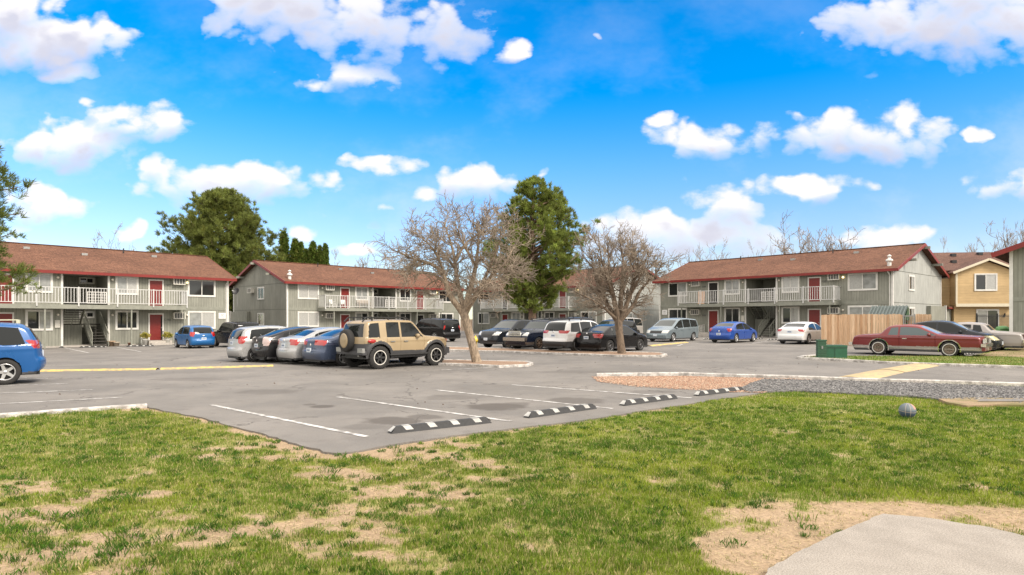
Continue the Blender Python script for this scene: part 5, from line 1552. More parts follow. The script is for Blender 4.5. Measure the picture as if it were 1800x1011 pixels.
def fj_extra(root, L):
    H = L['H']; xr = L['xr']; Wd = L['Wd']
    M = Matrix.Translation((xr - .11, .12, 1.02)) @ Matrix.Rotation(R(-90), 4, 'Y')
    t = MB(); t.lathe([(.27, -.12), (.385, -.11), (.41, -.06), (.41, .06), (.385, .11), (.27, .12)], 30, M); s_ = t.build('spare_wheel', TYRE, root)
    c = MB(); c.lathe([(0, .135), (.22, .135), (.27, .12), (.275, -.1)], 30, M); c.box(xr - .255, xr - .24, .0, .24, .985, 1.05); c.build('spare_cover', P_TAN, s_)
    b = MB(); b.box(xr - .07, xr + .1, -Wd * .97, Wd * .97, .52, .66); b.build('bumper', CLAD, root)
    for sd in (1, -1):
        b = MB(); b.box(xr - .09, xr + .02, min(sd * Wd * .98, sd * Wd * .62), max(sd * Wd * .98, sd * Wd * .62), .60, .76); b.build('bumper_corner', STEEL, root)
    b = MB(); b.box(L['xf'] - .16, L['xf'] + .03, -Wd * .92, Wd * .92, .46, .70); b.build('bumper', CLAD, root)
    b = MB(); b.tube((L['xf'] + .05, -.5, .52), (L['xf'] + .05, .5, .52), .03); b.tube((L['xf'] + .05, -.5, .82), (L['xf'] + .05, .5, .82), .03)
    for y in (-.5, .5): b.tube((L['xf'] + .05, y, .5), (L['xf'] + .05, y, .84), .03)
    b.build('grille_guard', STEEL, root)
    # roof rack
    r = MB(); z = H + .10
    for sd in (1, -1):
        r.bar((-1.62, sd * .62, z), (.02, sd * .62, z), .04, .04); r.bar((.02, sd * .62, z), (.26, sd * .60, H + .0), .04, .04); r.bar((-1.62, sd * .62, z), (-1.80, sd * .62, H - .06), .04, .04)
        for x in (-1.4, -.7, 0): r.box(x - .03, x + .03, sd * .62 - .02, sd * .62 + .02, H - .02, z)
    for i in range(7): r.bar((-1.55 + i * .26, -.62, z), (-1.55 + i * .26, .62, z), .03, .02)
    r.build('roof_rack', BLKP, root)
    for sd in (1, -1):
        s = MB(); s.tube((-.85, sd * (Wd + .04), .50), (.82, sd * (Wd + .04), .50), .04); s.bar((-.6, sd * (Wd - .2), .55), (-.6, sd * (Wd + .04), .5), .04, .04); s.bar((.6, sd * (Wd - .2), .55), (.6, sd * (Wd + .04), .5), .04, .04)
        s.build('side_step', BLKP, root)
        s = MB(); s.lathe([(0, .03), (.06, .02), (.075, 0), (.08, -.05)], 14, Matrix.Translation((L['xf'] - .12, sd * (Wd * .84), .98)) @ Matrix.Rotation(R(90), 4, 'Y') @ Matrix.Rotation(R(sd * 20), 4, 'X')); s.build('turn_signal', AMBER, root)
        s = MB(); s.lathe([(0, .04), (.05, .035), (.09, .02), (.095, -.02)], 16, Matrix.Diagonal((1, 1, 1, 1)) @ Matrix.Translation((xr + .30, sd * (Wd + .0), 1.01)) @ Matrix.Diagonal((1.75, 1, .78, 1)) @ Matrix.Rotation(R(-90 * sd), 4, 'X')); s.build('tail_light', TAIL, root)
    x_ = MB(); x_.tube((xr - .02, -Wd * .55, .48), (xr + .4, -Wd * .55, .48), .03); x_.build('exhaust_pipe', STEEL, root)
add('sand tan boxy off-roader with spare wheel and roof rack', 'off-roader', 'offroad', 667, 650, 'rr', HD_U, P_TAN, (.95, .97, .98), G1, rim='offroad', rimm=RIM_K, clad=.64, flare=.045, grille=(.45, .78, 1.0), plate_r=None, handle_m=STEEL, badge=False, mirror_m=P_TAN, extra=fj_extra)
# --- against the left block
add('bright blue hatchback seen from behind, parked before the left block', 'car', 'compact', 329.5, 613.3, 'rl', HD_V, P_BLUE, (.97, 1, 1), G3, rim='cap', tail=(.82, 1.12, .74, .36), wiper=True, plate_r=.66)
add('black sport utility vehicle parked right of the bright blue hatchback', 'car', 'suv', 404.5, 611.5, 'rl', HD_V, P_BLACK, (.93, .94, .93), G3, rim='five', tail=(1.0, 1.35, .80, .10), plate_r=.9, wiper=True)
add('dark crossover half hidden behind the steel blue sedan, before the second block', 'car', 'crossover', 617, 601, 'fl', HD_MU, P_CHAR, (1, 1, .96), G3, rim='five', head=(.72, .92, .6, .3))
add('large black sport utility vehicle behind the nose of the tan off-roader', 'car', 'suv', 763.4, 601.5, 'rl', HD_V, P_BLACK, (1.08, 1.02, 1.0), G3, rim='six', tail=(1.0, 1.32, .82, .10), plate_r=.95, roof_rack=True)
# --- middle row
add('dark gray pickup truck facing the camera, leftmost of the middle row', 'pickup truck', 'pickup', 893.6, 613.6, 'fl', HD_MU, P_CHAR, (1, .98, 1.0), G2, rim='five', rimm=mat('bronze_rim', (.18, .13, .09), .4, .6), head=(.82, 1.02, .62, .40), grille=(.36, .68, 1.0), clad=.40, plate_f=.58)
def gmc_extra(root, L):
    g = MB(); xf = L['xf']
    rect_frame(g, -.48, .48, .84, 1.12, 0, .05, .04)
    for z in (.92, .98, 1.04): g.box(-.45, .45, .01, .03, z - .008, z + .008)
    for x in np.linspace(-.4, .4, 9): g.box(x - .008, x + .008, .012, .028, .88, 1.08)
    o = g.build('grille_surround', CHROME, root); o.location = (xf + .02, 0, -.02); o.rotation_euler = (0, 0, R(90))
    b = MB(); b.box(xf - .1, xf + .09, -.86, .86, .54, .74); b.build('bumper', mat('brown_chrome', (.35, .30, .26), .25, .9), root)
add('dark navy sport utility vehicle with chrome grille, right of the dark gray pickup', 'car', 'suv', 948, 616.8, 'fl', HD_MU, P_NAVY, (.98, .96, .93), G2, rim='six', rimm=mat('rusty_rim', (.20, .14, .10), .5, .6), head=(.82, 1.02, .62, .25), grille=(.3, .8, 1.05), lower=(.30, .52, mat('brown_trim', (.16, .13, .11), .4, .5)), plate_f=.66, roof_rack=True, extra=gmc_extra)
add('white crossover with red tail lamps and black lower trim, in the middle row', 'car', 'crossover', 1014, 620, 'rr', HD_U, P_WHITE, (1, 1, 1.0), G2, rim='five', clad=.58, tail=(1.0, 1.16, .42, .42), plate_r=.88, roof_rack=True, wiper=True)
add('black sedan with dark five-spoke wheels, behind the right bare tree', 'car', 'sedan', 1073, 620.8, 'rr', HD_U, P_BLACK, (1.0, 1.0, .99), G2, rim='five', rimm=mat('dark_silver_rim', (.14, .14, .145), .3, .7), tail=(.76, .98, .52, .35), plate_r=.78)
# --- second line, nose to nose with the middle row
add('silver sport utility vehicle whose roof shows behind the dark navy one', 'car', 'suv', 975, 600, 'rr', HD_U, P_SILVER, (.96, .95, .97), G2, rim='five', tail=(1.0, 1.3, .8, .1), roof_rack=True)
add('black roofed sport utility vehicle behind the white crossover', 'car', 'suv', 1018, 602, 'rr', HD_U, P_DKGRAY, (.96, .95, .99), G2, rim='five', tail=(1.0, 1.3, .8, .1), roof_rack=True)
add('dark crossover glimpsed between the white crossover and the pewter sport utility vehicle', 'car', 'crossover', 1075, 602, 'fl', HD_MU, P_CHAR, (1, 1, .98), G2, rim='five', head=(.74, .9, .6, .4))
add('pewter sport utility vehicle with black windows, behind the black sedan', 'car', 'suv', 1121, 596.4, 'rl', HD_MU, P_BEIGE, (.98, .98, .98), G2, rim='six', rimm=RIM_K, head=(.84, 1.04, .6, .25), clad=.5)
# --- before the right block
add('silver blue minivan facing the camera in front of the right block', 'minivan', 'minivan', 1184, 601.5, 'fl', HD_MU, P_MINI, (1, 1, 1.0), G3, rim='seven', head=(.66, .86, .52, .45), grille=(.36, .62, .8), plate_f=.5, roof_rack=False)
add('royal blue sedan seen from behind, before the stairs of the right block', 'car', 'sedan', 1294.6, 603.5, 'rr', HD_U, P_BLUE2, (.98, .97, 1.0), G3, rim='five', tail=(.80, 1.0, .74, .25), plate_r=.62, badge=True)
add('white sedan seen from behind, left of the plank fence', 'car', 'sedan', 1422, 605.6, 'rr', HD_U, P_WHITE, (1.03, 1.0, .98), G3, rim='five', tail=(.80, .98, .66, .30), plate_r=.80)
# --- right group
def mc_extra(root, L):
    xf, xr, Wd = L['xf'], L['xr'], L['Wd']
    b = MB(); b.box(xf - .08, xf + .10, -Wd * .98, Wd * .98, .47, .60); b.build('bumper', CHROME, root)
    b = MB()
    for y in (-.42, -.28, .28, .42): b.box(xf + .0, xf + .12, y - .03, y + .03, .32, .47)
    b.build('bumper_guard', CHROME, root)
    b = MB(); b.box(xf - .06, xf + .05, -Wd * .9, Wd * .9, .30, .47); b.build('valance', P_RED, root)
    b = MB(); b.box(xr - .08, xr + .08, -Wd * .98, Wd * .98, .42, .56); b.build('bumper', CHROME, root)
    for sd in (1, -1):
        for k in (0, 1):
            y0 = sd * (Wd * .88 - k * .26); h = MB(); h.box(xf - .02, xf + .045, min(y0, y0 - sd * .22), max(y0, y0 - sd * .22), .62, .80)
            h.build('headlight', HEADL, root)
    g = MB(); rect_frame(g, -.34, .34, .62, .84, 0, .06, .02)
    for z in np.linspace(.66, .80, 4): g.box(-.32, .32, .01, .03, z - .006, z + .006)
    for x in np.linspace(-.25, .25, 6): g.box(x - .008, x + .008, .0, .04, .64, .82)
    o = g.build('grille_surround', CHROME, root); o.location = (xf + .03, 0, 0); o.rotation_euler = (0, 0, R(90))
    for sd in (1, -1):
        s = MB(); s.box(xr + .1, xf - .06, min(sd * (Wd * .972), sd * (Wd * .985)), max(sd * Wd * .972, sd * Wd * .985), .335, .352) ; s.build('side_molding', CHROME, root)
add('faded dark red two-door coupe with whitewall tyres', 'car', 'coupe', 1668.5, 629.3, 'fr', HD_MV, P_RED, (1.0, 1, 1.0), G4, wsglass=mat('pale_windshield', (.22, .24, .24), .1, coat=.3), rim='whitewall', rimm=mat('old_steel_rim', (.17, .13, .10), .45, .6), sideglass=mat('clear_side_glass', (.07, .095, .10), .06, spec=.6), roofm=P_REDR, chrome_arch=True, lower=(.25, .44, mat('dull_silver_trim', (.34, .31, .29), .4, .4)), grille=(.2, .62, .84), plate_r=.5, plate_f=None, handle_m=CHROME, badge=False, tail=(.55, .72, .3, .0), extra=mc_extra)
add('black sedan with hazed headlight between the two old coupes', 'car', 'sedan', 1712, 620.5, 'fr', HD_MV, P_CHAR, (1.0, 1, 1.03), G4, rim='five', head=(.60, .80, .50, .55, HEADY), grille=(.4, .45, .58), wsglass=mat('pale_windshield', (.22, .24, .24), .1, coat=.3))
def gr_extra(root, L):
    xf, xr, Wd = L['xf'], L['xr'], L['Wd']
    b = MB(); b.box(xf - .08, xf + .10, -Wd * .98, Wd * .98, .44, .58); b.build('bumper', STEEL, root)
    b = MB(); b.box(xr - .10, xr + .08, -Wd * .98, Wd * .98, .44, .60); b.build('bumper', CHROME, root)
_gx = place(1712, 620.5, 'coupe', (1, 1, 1), HD_MV, 'fr')
car('dull taupe two-door coupe with its tail to the right block edge', 'car', 'coupe', (25.0 - 1.75, 30.6 + 1.75, float(gz(23, 32)) + .02), HD_V, P_TAUPE, G4, (1.03, 1, 1.03), rim='whitewall', chrome_arch=True,
    tail=(.62, .84, .35, .0, mat('dark_tail_lens', (.05, .02, .02), .3)), plate_r=.52, badge=False, lower=(.25, .42, mat('dull_silver_trim')), extra=gr_extra, handle_m=CHROME)
# ---------------------------------------------------------------- trees
def bark(name, c1, c2):
    m = bpy.data.materials.new(name); m.use_nodes = True
    k = NT(m.node_tree); b = k.n['Principled BSDF']; b.inputs['Roughness'].default_value = .9
    t = k.new('ShaderNodeTexCoord'); mp = k.new('ShaderNodeMapping'); mp.inputs['Scale'].default_value = (9, 9, 2.5); k.l.new(t.outputs['Object'], mp.inputs[0])
    n = k.noise(mp.outputs[0], 2.0, 6, .7)
    k.l.new(k.mix(k.ramp(n, .3, .7), c1, c2), b.inputs['Base Color'])
    bn = k.new('ShaderNodeBump'); bn.inputs['Strength'].default_value = .9; bn.inputs['Distance'].default_value = .03
    k.l.new(n, bn.inputs['Height']); k.l.new(bn.outputs[0], b.inputs['Normal'])
    return m
BARK = bark('pale_bark', (.13, .10, .07), (.42, .33, .24))
BARK_D = bark('brown_bark', (.075, .055, .04), (.23, .17, .12))
BARK_P = bark('pine_bark', (.10, .065, .045), (.26, .17, .12))
TWIG = mat('pale_twig', (.26, .21, .16), .85, var=.25, vscale=2)
TWIG_F = mat('far_twig', (.30, .24, .19), .9, var=.2, vscale=.6)

class Tubes:
    """many tapering tubes as numpy arrays"""
    def __init__(s): s.v = []; s.f = []; s.k = 0
    def add(s, pts, rad, n=5):
        pts = np.asarray(pts, float); rad = np.asarray(rad, float)
        d = np.gradient(pts, axis=0); d /= np.linalg.norm(d, axis=1)[:, None] + 1e-9
        ref = np.array([0, 0, 1.0]) if abs(d[0][2]) < .9 else np.array([1.0, 0, 0])
        a = np.cross(d, ref); a /= np.linalg.norm(a, axis=1)[:, None] + 1e-9
        b = np.cross(d, a)
        t = 2 * np.pi * np.arange(n) / n
        ring = pts[:, None] + (a[:, None] * np.cos(t)[None, :, None] + b[:, None] * np.sin(t)[None, :, None]) * rad[:, None, None]
        m = len(pts); s.v.append(ring.reshape(-1, 3))
        i = np.arange(m - 1)[:, None] * n; j = np.arange(n)[None]; j2 = (j + 1) % n
        s.f.append(np.stack([i + j, i + j2, i + n + j2, i + n + j], -1).reshape(-1, 4) + s.k)
        s.k += m * n
    def build(s, name, m, parent, origin=(0, 0, 0)):
        v = np.concatenate(s.v) - np.array(origin); me = np_mesh(name, v, np.concatenate(s.f), m, True)
        return link_mesh(name, me, parent)
def wander(rs, p, d, L, n, wob, up=0.0, droop=0.0):
    """points of a wandering branch"""
    pts = [np.array(p, float)]; d = np.array(d, float); d /= np.linalg.norm(d)
    for i in range(n):
        d = d + rs.normal(0, wob, 3) + np.array([0, 0, up - droop * i / n]); d /= np.linalg.norm(d)
        pts.append(pts[-1] + d * L / n)
    return np.array(pts), d
def spawn(rs, T, TW, pts, rads, lvl, maxl, dens, L0, center, minr, upb, spread=1.0, budget=None):
    """side shoots along a limb"""
    seg = np.linalg.norm(np.diff(pts, axis=0), axis=1); tot = seg.sum()
    nsh = max(1, int(tot * dens))
    cum = np.concatenate([[0], np.cumsum(seg)])
    for i in range(nsh):
        u = (rs.uniform(.22, 1.0) if lvl == 0 else rs.uniform(.12, 1.0)) * tot
        k = min(np.searchsorted(cum, u), len(pts) - 1); t = (u - cum[k - 1]) / max(seg[k - 1], 1e-6)
        p = pts[k - 1] * (1 - t) + pts[k] * t; r = (rads[k - 1] * (1 - t) + rads[k] * t)
        ax = pts[k] - pts[k - 1]; ax /= np.linalg.norm(ax) + 1e-9
        out = p - center; out /= np.linalg.norm(out) + 1e-9
        q = rs.normal(0, 1, 3); q -= ax * (q @ ax); q /= np.linalg.norm(q) + 1e-9
        d = ax * rs.uniform(.25, .9) + q * rs.uniform(.6, 1.1) * spread + out * .35 + np.array([0, 0, upb])
        L = L0 * rs.uniform(.45, 1.15) * (.62 ** lvl)
        n = 5 if lvl == 0 else 4 if lvl == 1 else 3
        bp_, _ = wander(rs, p, d, L, n, .22 if lvl < 2 else .28, upb * .15)
        r0 = max(min(r * .62, .05 * (.5 ** lvl) * (L0 / 1.4)), minr * 1.2); rr = np.linspace(r0, minr, n + 1)
        (T if (lvl == 0 and r0 > .02) else TW).add(bp_, rr, 5 if lvl == 0 else 3)
        if lvl < maxl: spawn(rs, T, TW, bp_, rr, lvl + 1, maxl, dens * (1.35 if lvl == 0 else 1.5), L0, center, minr, upb, spread)
def pxp(px, py, y):
    return np.array([(px - 900) / F_PX * y, y, CAM_H - (py - HOR) / F_PX * y])
def bare_tree(label, base, trunk, limbs, center, seed, barkm, dens=2.6, L0=1.5, minr=.0075, upb=.25, lv=2, r0=.2, group=None, limb_k=1.2):
    rs = np.random.default_rng(seed)
    root = empty('bare_tree', tuple(base)); tag(root, label, 'tree', group)
    T = Tubes(); TW = Tubes(); org = np.array(base, float)
    tp, tr = trunk
    T.add(tp, tr, 12)
    center = np.array(center)
    for pts, ra, rb in limbs:
        # refine the limb with a little gnarl
        P_ = [np.array(pts[0])]
        for a, b in zip(pts[:-1], pts[1:]):
            a = np.array(a); b = np.array(b); L = np.linalg.norm(b - a); n = max(1, int(L / .25))
            for i in range(1, n + 1): P_.append(a + (b - a) * i / n + rs.normal(0, .028, 3) * (i < n))
        P_ = np.array(P_); P_[1:-1] = (P_[:-2] + 2 * P_[1:-1] + P_[2:]) / 4
        rads = (ra + (rb - ra) * np.linspace(0, 1, len(P_)) ** .9) * limb_k
        T.add(P_, rads, 8)
        spawn(rs, T, TW, P_, rads, 0, lv, dens, L0, center, minr, upb)
    T.build('trunk', barkm, root, org); TW.build('crown', TWIG, root, org)
    return root
# leaning bare tree on the near bed
Y1 = at(838, 641).y
q = lambda px, py, dy=0: pxp(px, py, Y1 + dy)
b1 = at(838, 641); b1.z += .02
bare_tree('leaning gnarled bare tree on the near kerbed bed, right of the tan off-roader', b1,
    (np.array([q(840, 646), q(837, 632), q(832, 612), q(826, 590), q(820, 568), q(815, 550)]), np.array([.235, .19, .17, .16, .165, .17])),
    [([q(815, 553), q(797, 530, -.1), q(785, 500, -.2), q(780, 478, -.2), q(757, 463, -.4), q(728, 458, -.6), q(704, 444, -.8)], .12, .025),
     ([q(815, 553), q(806, 508, .3), q(800, 460, .6), q(792, 425, .8), q(780, 392, 1.0)], .11, .018),
     ([q(817, 552), q(824, 515), q(836, 470, -.2), q(842, 425, -.3), q(838, 385, -.4)], .125, .015),
     ([q(818, 550), q(846, 508, .3), q(872, 478, .6), q(893, 455, 1.0), q(905, 430, 1.3)], .115, .016),
     ([q(785, 500, -.2), q(765, 482, .3), q(738, 480, .7), q(716, 474, 1.0)], .05, .012),
     ([q(800, 460, .6), q(820, 425, 1.0), q(850, 405, 1.4), q(868, 392, 1.6)], .06, .012),
     ([q(846, 508, .3), q(866, 455, -.3), q(880, 425, -.8), q(880, 400, -1.1)], .07, .012),
     ([q(780, 478, -.2), q(760, 435, -.8), q(738, 415, -1.2), q(722, 404, -1.3)], .055, .010),
     ([q(838, 470, -.2), q(815, 430, -1.0), q(802, 405, -1.5), q(808, 385, -1.6)], .055, .010),
     ([q(818, 548), q(840, 515, -.8), q(862, 500, -1.5), q(885, 495, -2.0)], .06, .012),
     ([q(800, 470, .6), q(775, 440, 1.4), q(752, 420, 1.9)], .045, .010),
     ([q(872, 478, .6), q(890, 475, .3), q(908, 468, .1)], .04, .01)],
    q(815, 480), 3, BARK, dens=5.4, L0=1.0, minr=.0075, upb=.04)
Y2 = at(1093, 625).y
q = lambda px, py, dy=0: pxp(px, py, Y2 + dy)
b2 = at(1093, 625.5)
bare_tree('upright bushy bare tree on the far kerbed bed, in front of the black sedan', b2,
    (np.array([q(1094, 629), q(1092, 612), q(1090, 595), q(1088, 578), q(1087, 562)]), np.array([.25, .19, .175, .18, .20])),
    [([q(1087, 566), q(1068, 535, .2), q(1050, 500, .4), q(1040, 460, .5), q(1040, 440, .6)], .10, .015),
     ([q(1087, 566), q(1078, 520, -.3), q(1070, 470, -.5), q(1068, 425, -.6)], .11, .013),
     ([q(1087, 566), q(1092, 520, .3), q(1096, 465, .5), q(1090, 420, .6)], .11, .013),
     ([q(1088, 566), q(1106, 525, -.3), q(1118, 480, -.6), q(1122, 440, -.8)], .10, .013),
     ([q(1088, 566), q(1112, 540, .2), q(1124, 512, .2), q(1138, 496, .1), q(1158, 478, .0), q(1164, 462, 0)], .10, .015),
     ([q(1086, 562), q(1062, 542, -.6), q(1036, 524, -1.2), q(1010, 512, -1.6)], .06, .012),
     ([q(1068, 535, .2), q(1040, 505, .9), q(1022, 480, 1.4)], .05, .011),
     ([q(1092, 520, .3), q(1108, 470, 1.2), q(1112, 420, 1.7)], .06, .011),
     ([q(1078, 520, -.3), q(1060, 470, -1.3), q(1052, 430, -1.8)], .06, .011),
     ([q(1106, 525, -.3), q(1128, 480, -1.2), q(1140, 440, -1.6)], .05, .011)],
    q(1087, 500), 8, BARK_D, limb_k=1.5, dens=5.4, L0=.98, minr=.008, upb=.20)

def auto_bare(seed, H=14.0, spread=.45, minr=.022):
    rs = np.random.default_rng(seed)
    T = Tubes(); TW = Tubes()
    tp, _ = wander(rs, (0, 0, -.3), (0, 0, 1), H * .3, 5, .04); T.add(tp, np.linspace(.32, .22, 6), 7)
    top = tp[-1]
    for i in range(7):
        a = 2 * PI * i / 7 + rs.uniform(-.3, .3); d = np.array([math.cos(a) * spread, math.sin(a) * spread, 1.0])
        L = H * rs.uniform(.5, .72); pts, _ = wander(rs, tp[-1 - (i % 2)], d, L, 9, .07, .02)
        rads = np.linspace(.14, minr, 10); T.add(pts, rads, 5)
        spawn(rs, T, TW, pts, rads, 0, 2, 1.25, H * .19, top, minr, .45)
    a = np.concatenate(T.v); b = np.concatenate(TW.v)
    return np_mesh('trunk', a, np.concatenate(T.f), BARK_D, True), np_mesh('crown', b, np.concatenate(TW.f), TWIG_F, True)
bt = [auto_bare(21), auto_bare(22, spread=.7), auto_bare(23, spread=.3)]
for i, (px_, top, Y, v_, label, wsc) in enumerate([
        (184, 412, 90, 0, 'bare tree rising behind the left apartment block roof', .7),
        (622, 440, 98, 1, 'wide bare tree behind the second block, left of the leaning tree', 1.1),
        (668, 447, 102, 0, 'small bare tree behind the second block, nearest the leaning tree', .9),
        (715, 452, 96, 1, 'low bare tree seen through the left twigs of the leaning tree', 1.0),
        (1198, 440, 100, 1, 'budding bare tree behind the left end of the right block roof', 1.0),
        (1240, 434, 104, 0, 'thin budding bare tree next behind the left end of the right block roof', .9),
        (1300, 446, 120, 1, 'faint low bare tree behind the middle of the right block roof', .8),
        (1345, 436, 110, 0, 'small bare tree behind the right block roof near its pipe vent', .7),
        (1402, 400, 98, 0, 'tall bare tree behind the right block roof, left of a pair', .95),
        (1450, 402, 96, 2, 'tall bare tree behind the right block roof, right of a pair', 1.0),
        (1692, 418, 100, 1, 'bare tree above the ochre house roof', .8),
        (1740, 430, 104, 0, 'low bare tree above the ochre house roof, next to the right edge pair', .7),
        (1782, 384, 92, 2, 'tall thin bare tree above the red rake at the right edge', .6)]):
    H = CAM_H + (HOR - top) / F_PX * Y - .8
    root = empty('bare_tree', ((px_ - 900) / F_PX * Y, Y, 0), i * 1.3); tag(root, label, 'tree', 'bare trees beyond the apartment blocks')
    s_ = H / 13.6
    root.scale = (s_ * wsc, s_ * wsc, s_)
    link_mesh('trunk', bt[v_][0], root); link_mesh('crown', bt[v_][1], root)

def needle_mat(name, dark, light, tip):
    m = bpy.data.materials.new(name); m.use_nodes = True
    k = NT(m.node_tree); b = k.n['Principled BSDF']
    a = k.new('ShaderNodeAttribute', attribute_name='col')
    k.l.new(a.outputs['Color'], b.inputs['Base Color'])
    b.inputs['Roughness'].default_value = .55; b.inputs['Specular IOR Level'].default_value = .3
    tr = k.new('ShaderNodeBsdfTranslucent'); k.l.new(a.outputs['Color'], tr.inputs[0])
    ms = k.new('ShaderNodeMixShader'); ms.inputs[0].default_value = .42
    k.l.new(b.outputs[0], ms.inputs[1]); k.l.new(tr.outputs[0], ms.inputs[2]); k.l.new(ms.outputs[0], k.n['Material Output'].inputs['Surface'])
    return m
NEEDLE = needle_mat('pine_needles', 0, 0, 0)
def tufts(centers, dirs, size, rs, per=22, wid=.042, base=(.055, .10, .02), var=.22, warm=(.14, .15, .03), warmp=.15):
    n = len(centers); c = np.repeat(centers, per, 0); dr = np.repeat(dirs, per, 0)
    sz = np.repeat(size, per) if np.ndim(size) else np.full(n * per, size)
    d = dr * .9 + rs.normal(0, .62, (n * per, 3)); d /= np.linalg.norm(d, axis=1)[:, None]
    q = rs.normal(0, 1, (n * per, 3)); q -= d * (q * d).sum(1)[:, None]; q /= np.linalg.norm(q, axis=1)[:, None]
    L = sz * rs.uniform(.55, 1.15, n * per)
    s0 = c + rs.normal(0, .10, (n * per, 3)) * sz[:, None]
    w_ = (sz * wid)[:, None] * q
    v = np.stack([s0 - w_ * .6, s0 + w_ * .6, s0 + d * (L * .6)[:, None] + w_, s0 + d * L[:, None], s0 + d * (L * .6)[:, None] - w_], 1)
    f = np.arange(n * per)[:, None] * 5
    f = np.concatenate([f + np.array([[0, 1, 2]]), f + np.array([[0, 2, 4]]), f + np.array([[4, 2, 3]])])
    cl_ = np.array(base) * np.exp(rs.normal(0, var, (n, 1))) 
    wm = rs.uniform(0, 1, (n, 1)) < warmp; cl_ = np.where(wm, np.array(warm) * rs.uniform(.8, 1.2, (n, 1)), cl_)
    col = np.repeat(cl_, per, 0) * rs.uniform(.6, 1.5, (n * per, 1))
    col = np.repeat(col[:, None], 5, 1)
    return v.reshape(-1, 3), f, col.reshape(-1, 3)
def pine(label, base, H, prof, r_trunk, seed, nb=150, tuft=.55, clear=.22, per=20, lean=(0, 0), base_col=(.055, .10, .02), brk=.62, group=None, upsw=.55, keepf=None, den=1.0, sub=4, mids=0.0):
    """prof: (height fraction, radius in m) of the crown outline"""
    rs = np.random.default_rng(seed)
    root = empty('pine_tree', tuple(base)); tag(root, label, 'tree', group)
    T = Tubes()
    nseg = 14; tz = np.linspace(-.3, H * .96, nseg)
    tx = lean[0] * (tz / H) ** 1.5 + np.cumsum(rs.normal(0, .03, nseg)); ty = lean[1] * (tz / H) ** 1.5
    tp = np.stack([tx, ty, tz], -1); T.add(tp, r_trunk * (1 - .93 * np.clip(tz / H, 0, 1)) + .02, 10)
    hs = np.array([p[0] for p in prof]) * H; rs_ = np.array([p[1] for p in prof])
    cen = []; dirs = []; sz = []
    for i in range(nb):
        u = rs.uniform(0, 1); z = H * (clear + (1 - clear) * u ** .85 * .99)
        a = rs.uniform(0, 2 * PI)
        Rr = np.interp(z, hs, rs_) * rs.uniform(brk, 1.08)
        z0 = max(z - Rr * upsw * rs.uniform(.5, 1.1), H * clear * .75)
        p0 = np.array([np.interp(z0, tz, tx), np.interp(z0, tz, ty), z0]); p1 = np.array([p0[0] + mids * math.sin(PI * np.clip((z / H - .3) / .75, 0, 1)) + math.cos(a) * Rr, p0[1] + math.sin(a) * Rr, z])
        if keepf is not None and not keepf(p1): continue
        mid = (p0 + p1) / 2 + np.array([0, 0, -.12 * Rr]) + rs.normal(0, .06 * Rr, 3)
        t = np.linspace(0, 1, 7)[:, None]; pts = p0 * (1 - t) ** 2 + 2 * mid * t * (1 - t) + p1 * t ** 2
        T.add(pts, np.linspace(min(.10, .03 + .02 * Rr), .012, 7), 4)
        ncl = max(3, int(Rr * 3.4 * den))
        for j in range(ncl):
            tt = rs.uniform(.35, 1.0) ** .7
            p = p0 * (1 - tt) ** 2 + 2 * mid * tt * (1 - tt) + p1 * tt ** 2
            off = rs.normal(0, .09 * Rr + .1, 3) * np.array([1, 1, .55]); pp = p + off
            for _ in range(sub):
                ppp = pp + rs.normal(0, tuft * .34, 3)
                cen.append(ppp); o = (ppp - np.array([np.interp(z0, tz, tx), np.interp(z0, tz, ty), z0])); o /= np.linalg.norm(o) + 1e-6
                dirs.append(o * .55 + np.array([0, 0, .75])); sz.append(tuft * rs.uniform(.7, 1.15))
    T.build('trunk', BARK_P, root)
    v, f, c = tufts(np.array(cen), np.array(dirs), np.array(sz), rs, per=per, base=base_col)
    me = np_mesh('crown', v, f, NEEDLE, False, c); link_mesh('crown', me, root)
    return root
# pine in the lot
Yp = 60.0; xb = (937 - 900) / F_PX * Yp
def hf(py, Y): return CAM_H + (HOR - py) / F_PX * Y
H1 = hf(312, Yp)
fr_ = lambda py, Y, H: hf(py, Y) / H
pine('tall lone pine in the middle of the lot with thick bare trunk', (xb - .1, Yp, -.1), H1,
     [(fr_(548, Yp, H1), 1.2), (fr_(520, Yp, H1), 2.9), (fr_(480, Yp, H1), 4.0), (fr_(440, Yp, H1), 5.1), (fr_(400, Yp, H1), 4.8), (fr_(365, Yp, H1), 3.6), (fr_(340, Yp, H1), 2.6), (fr_(325, Yp, H1), 1.6), (1.0, .4)],
     .42, 4, nb=165, tuft=.40, clear=.22, lean=(.1, 0), per=30, base_col=(.19, .235, .05), brk=.5, den=1.0, sub=4, upsw=.75, mids=.9)
Yq = 84.0; H2 = hf(330, Yq)
pine('broad dark round-topped pine behind the gap between the two left blocks', ((388 - 900) / F_PX * Yq, Yq, -.2), H2,
     [(.15, 4.2), (.3, 7.2), (.45, 7.8), (.6, 7.6), (.75, 6.4), (.88, 4.6), (.95, 3.0), (1.0, .8)], .55, 6, nb=250, tuft=.55, clear=.14, per=26, base_col=(.165, .195, .048), brk=.45, upsw=.7, sub=4, den=.85)
pine('pine at the left edge of the picture, reaching in with its branches', (-26.1, 28.5, -.2), 12.2,
     [(.15, 3.2), (.3, 3.3), (.45, 3.3), (.6, 3.1), (.8, 2.5), (1.0, .4)], .32, 9, nb=150, tuft=.32, clear=.31, per=18, base_col=(.13, .165, .035), brk=.5, upsw=.35, den=1.3, sub=3)
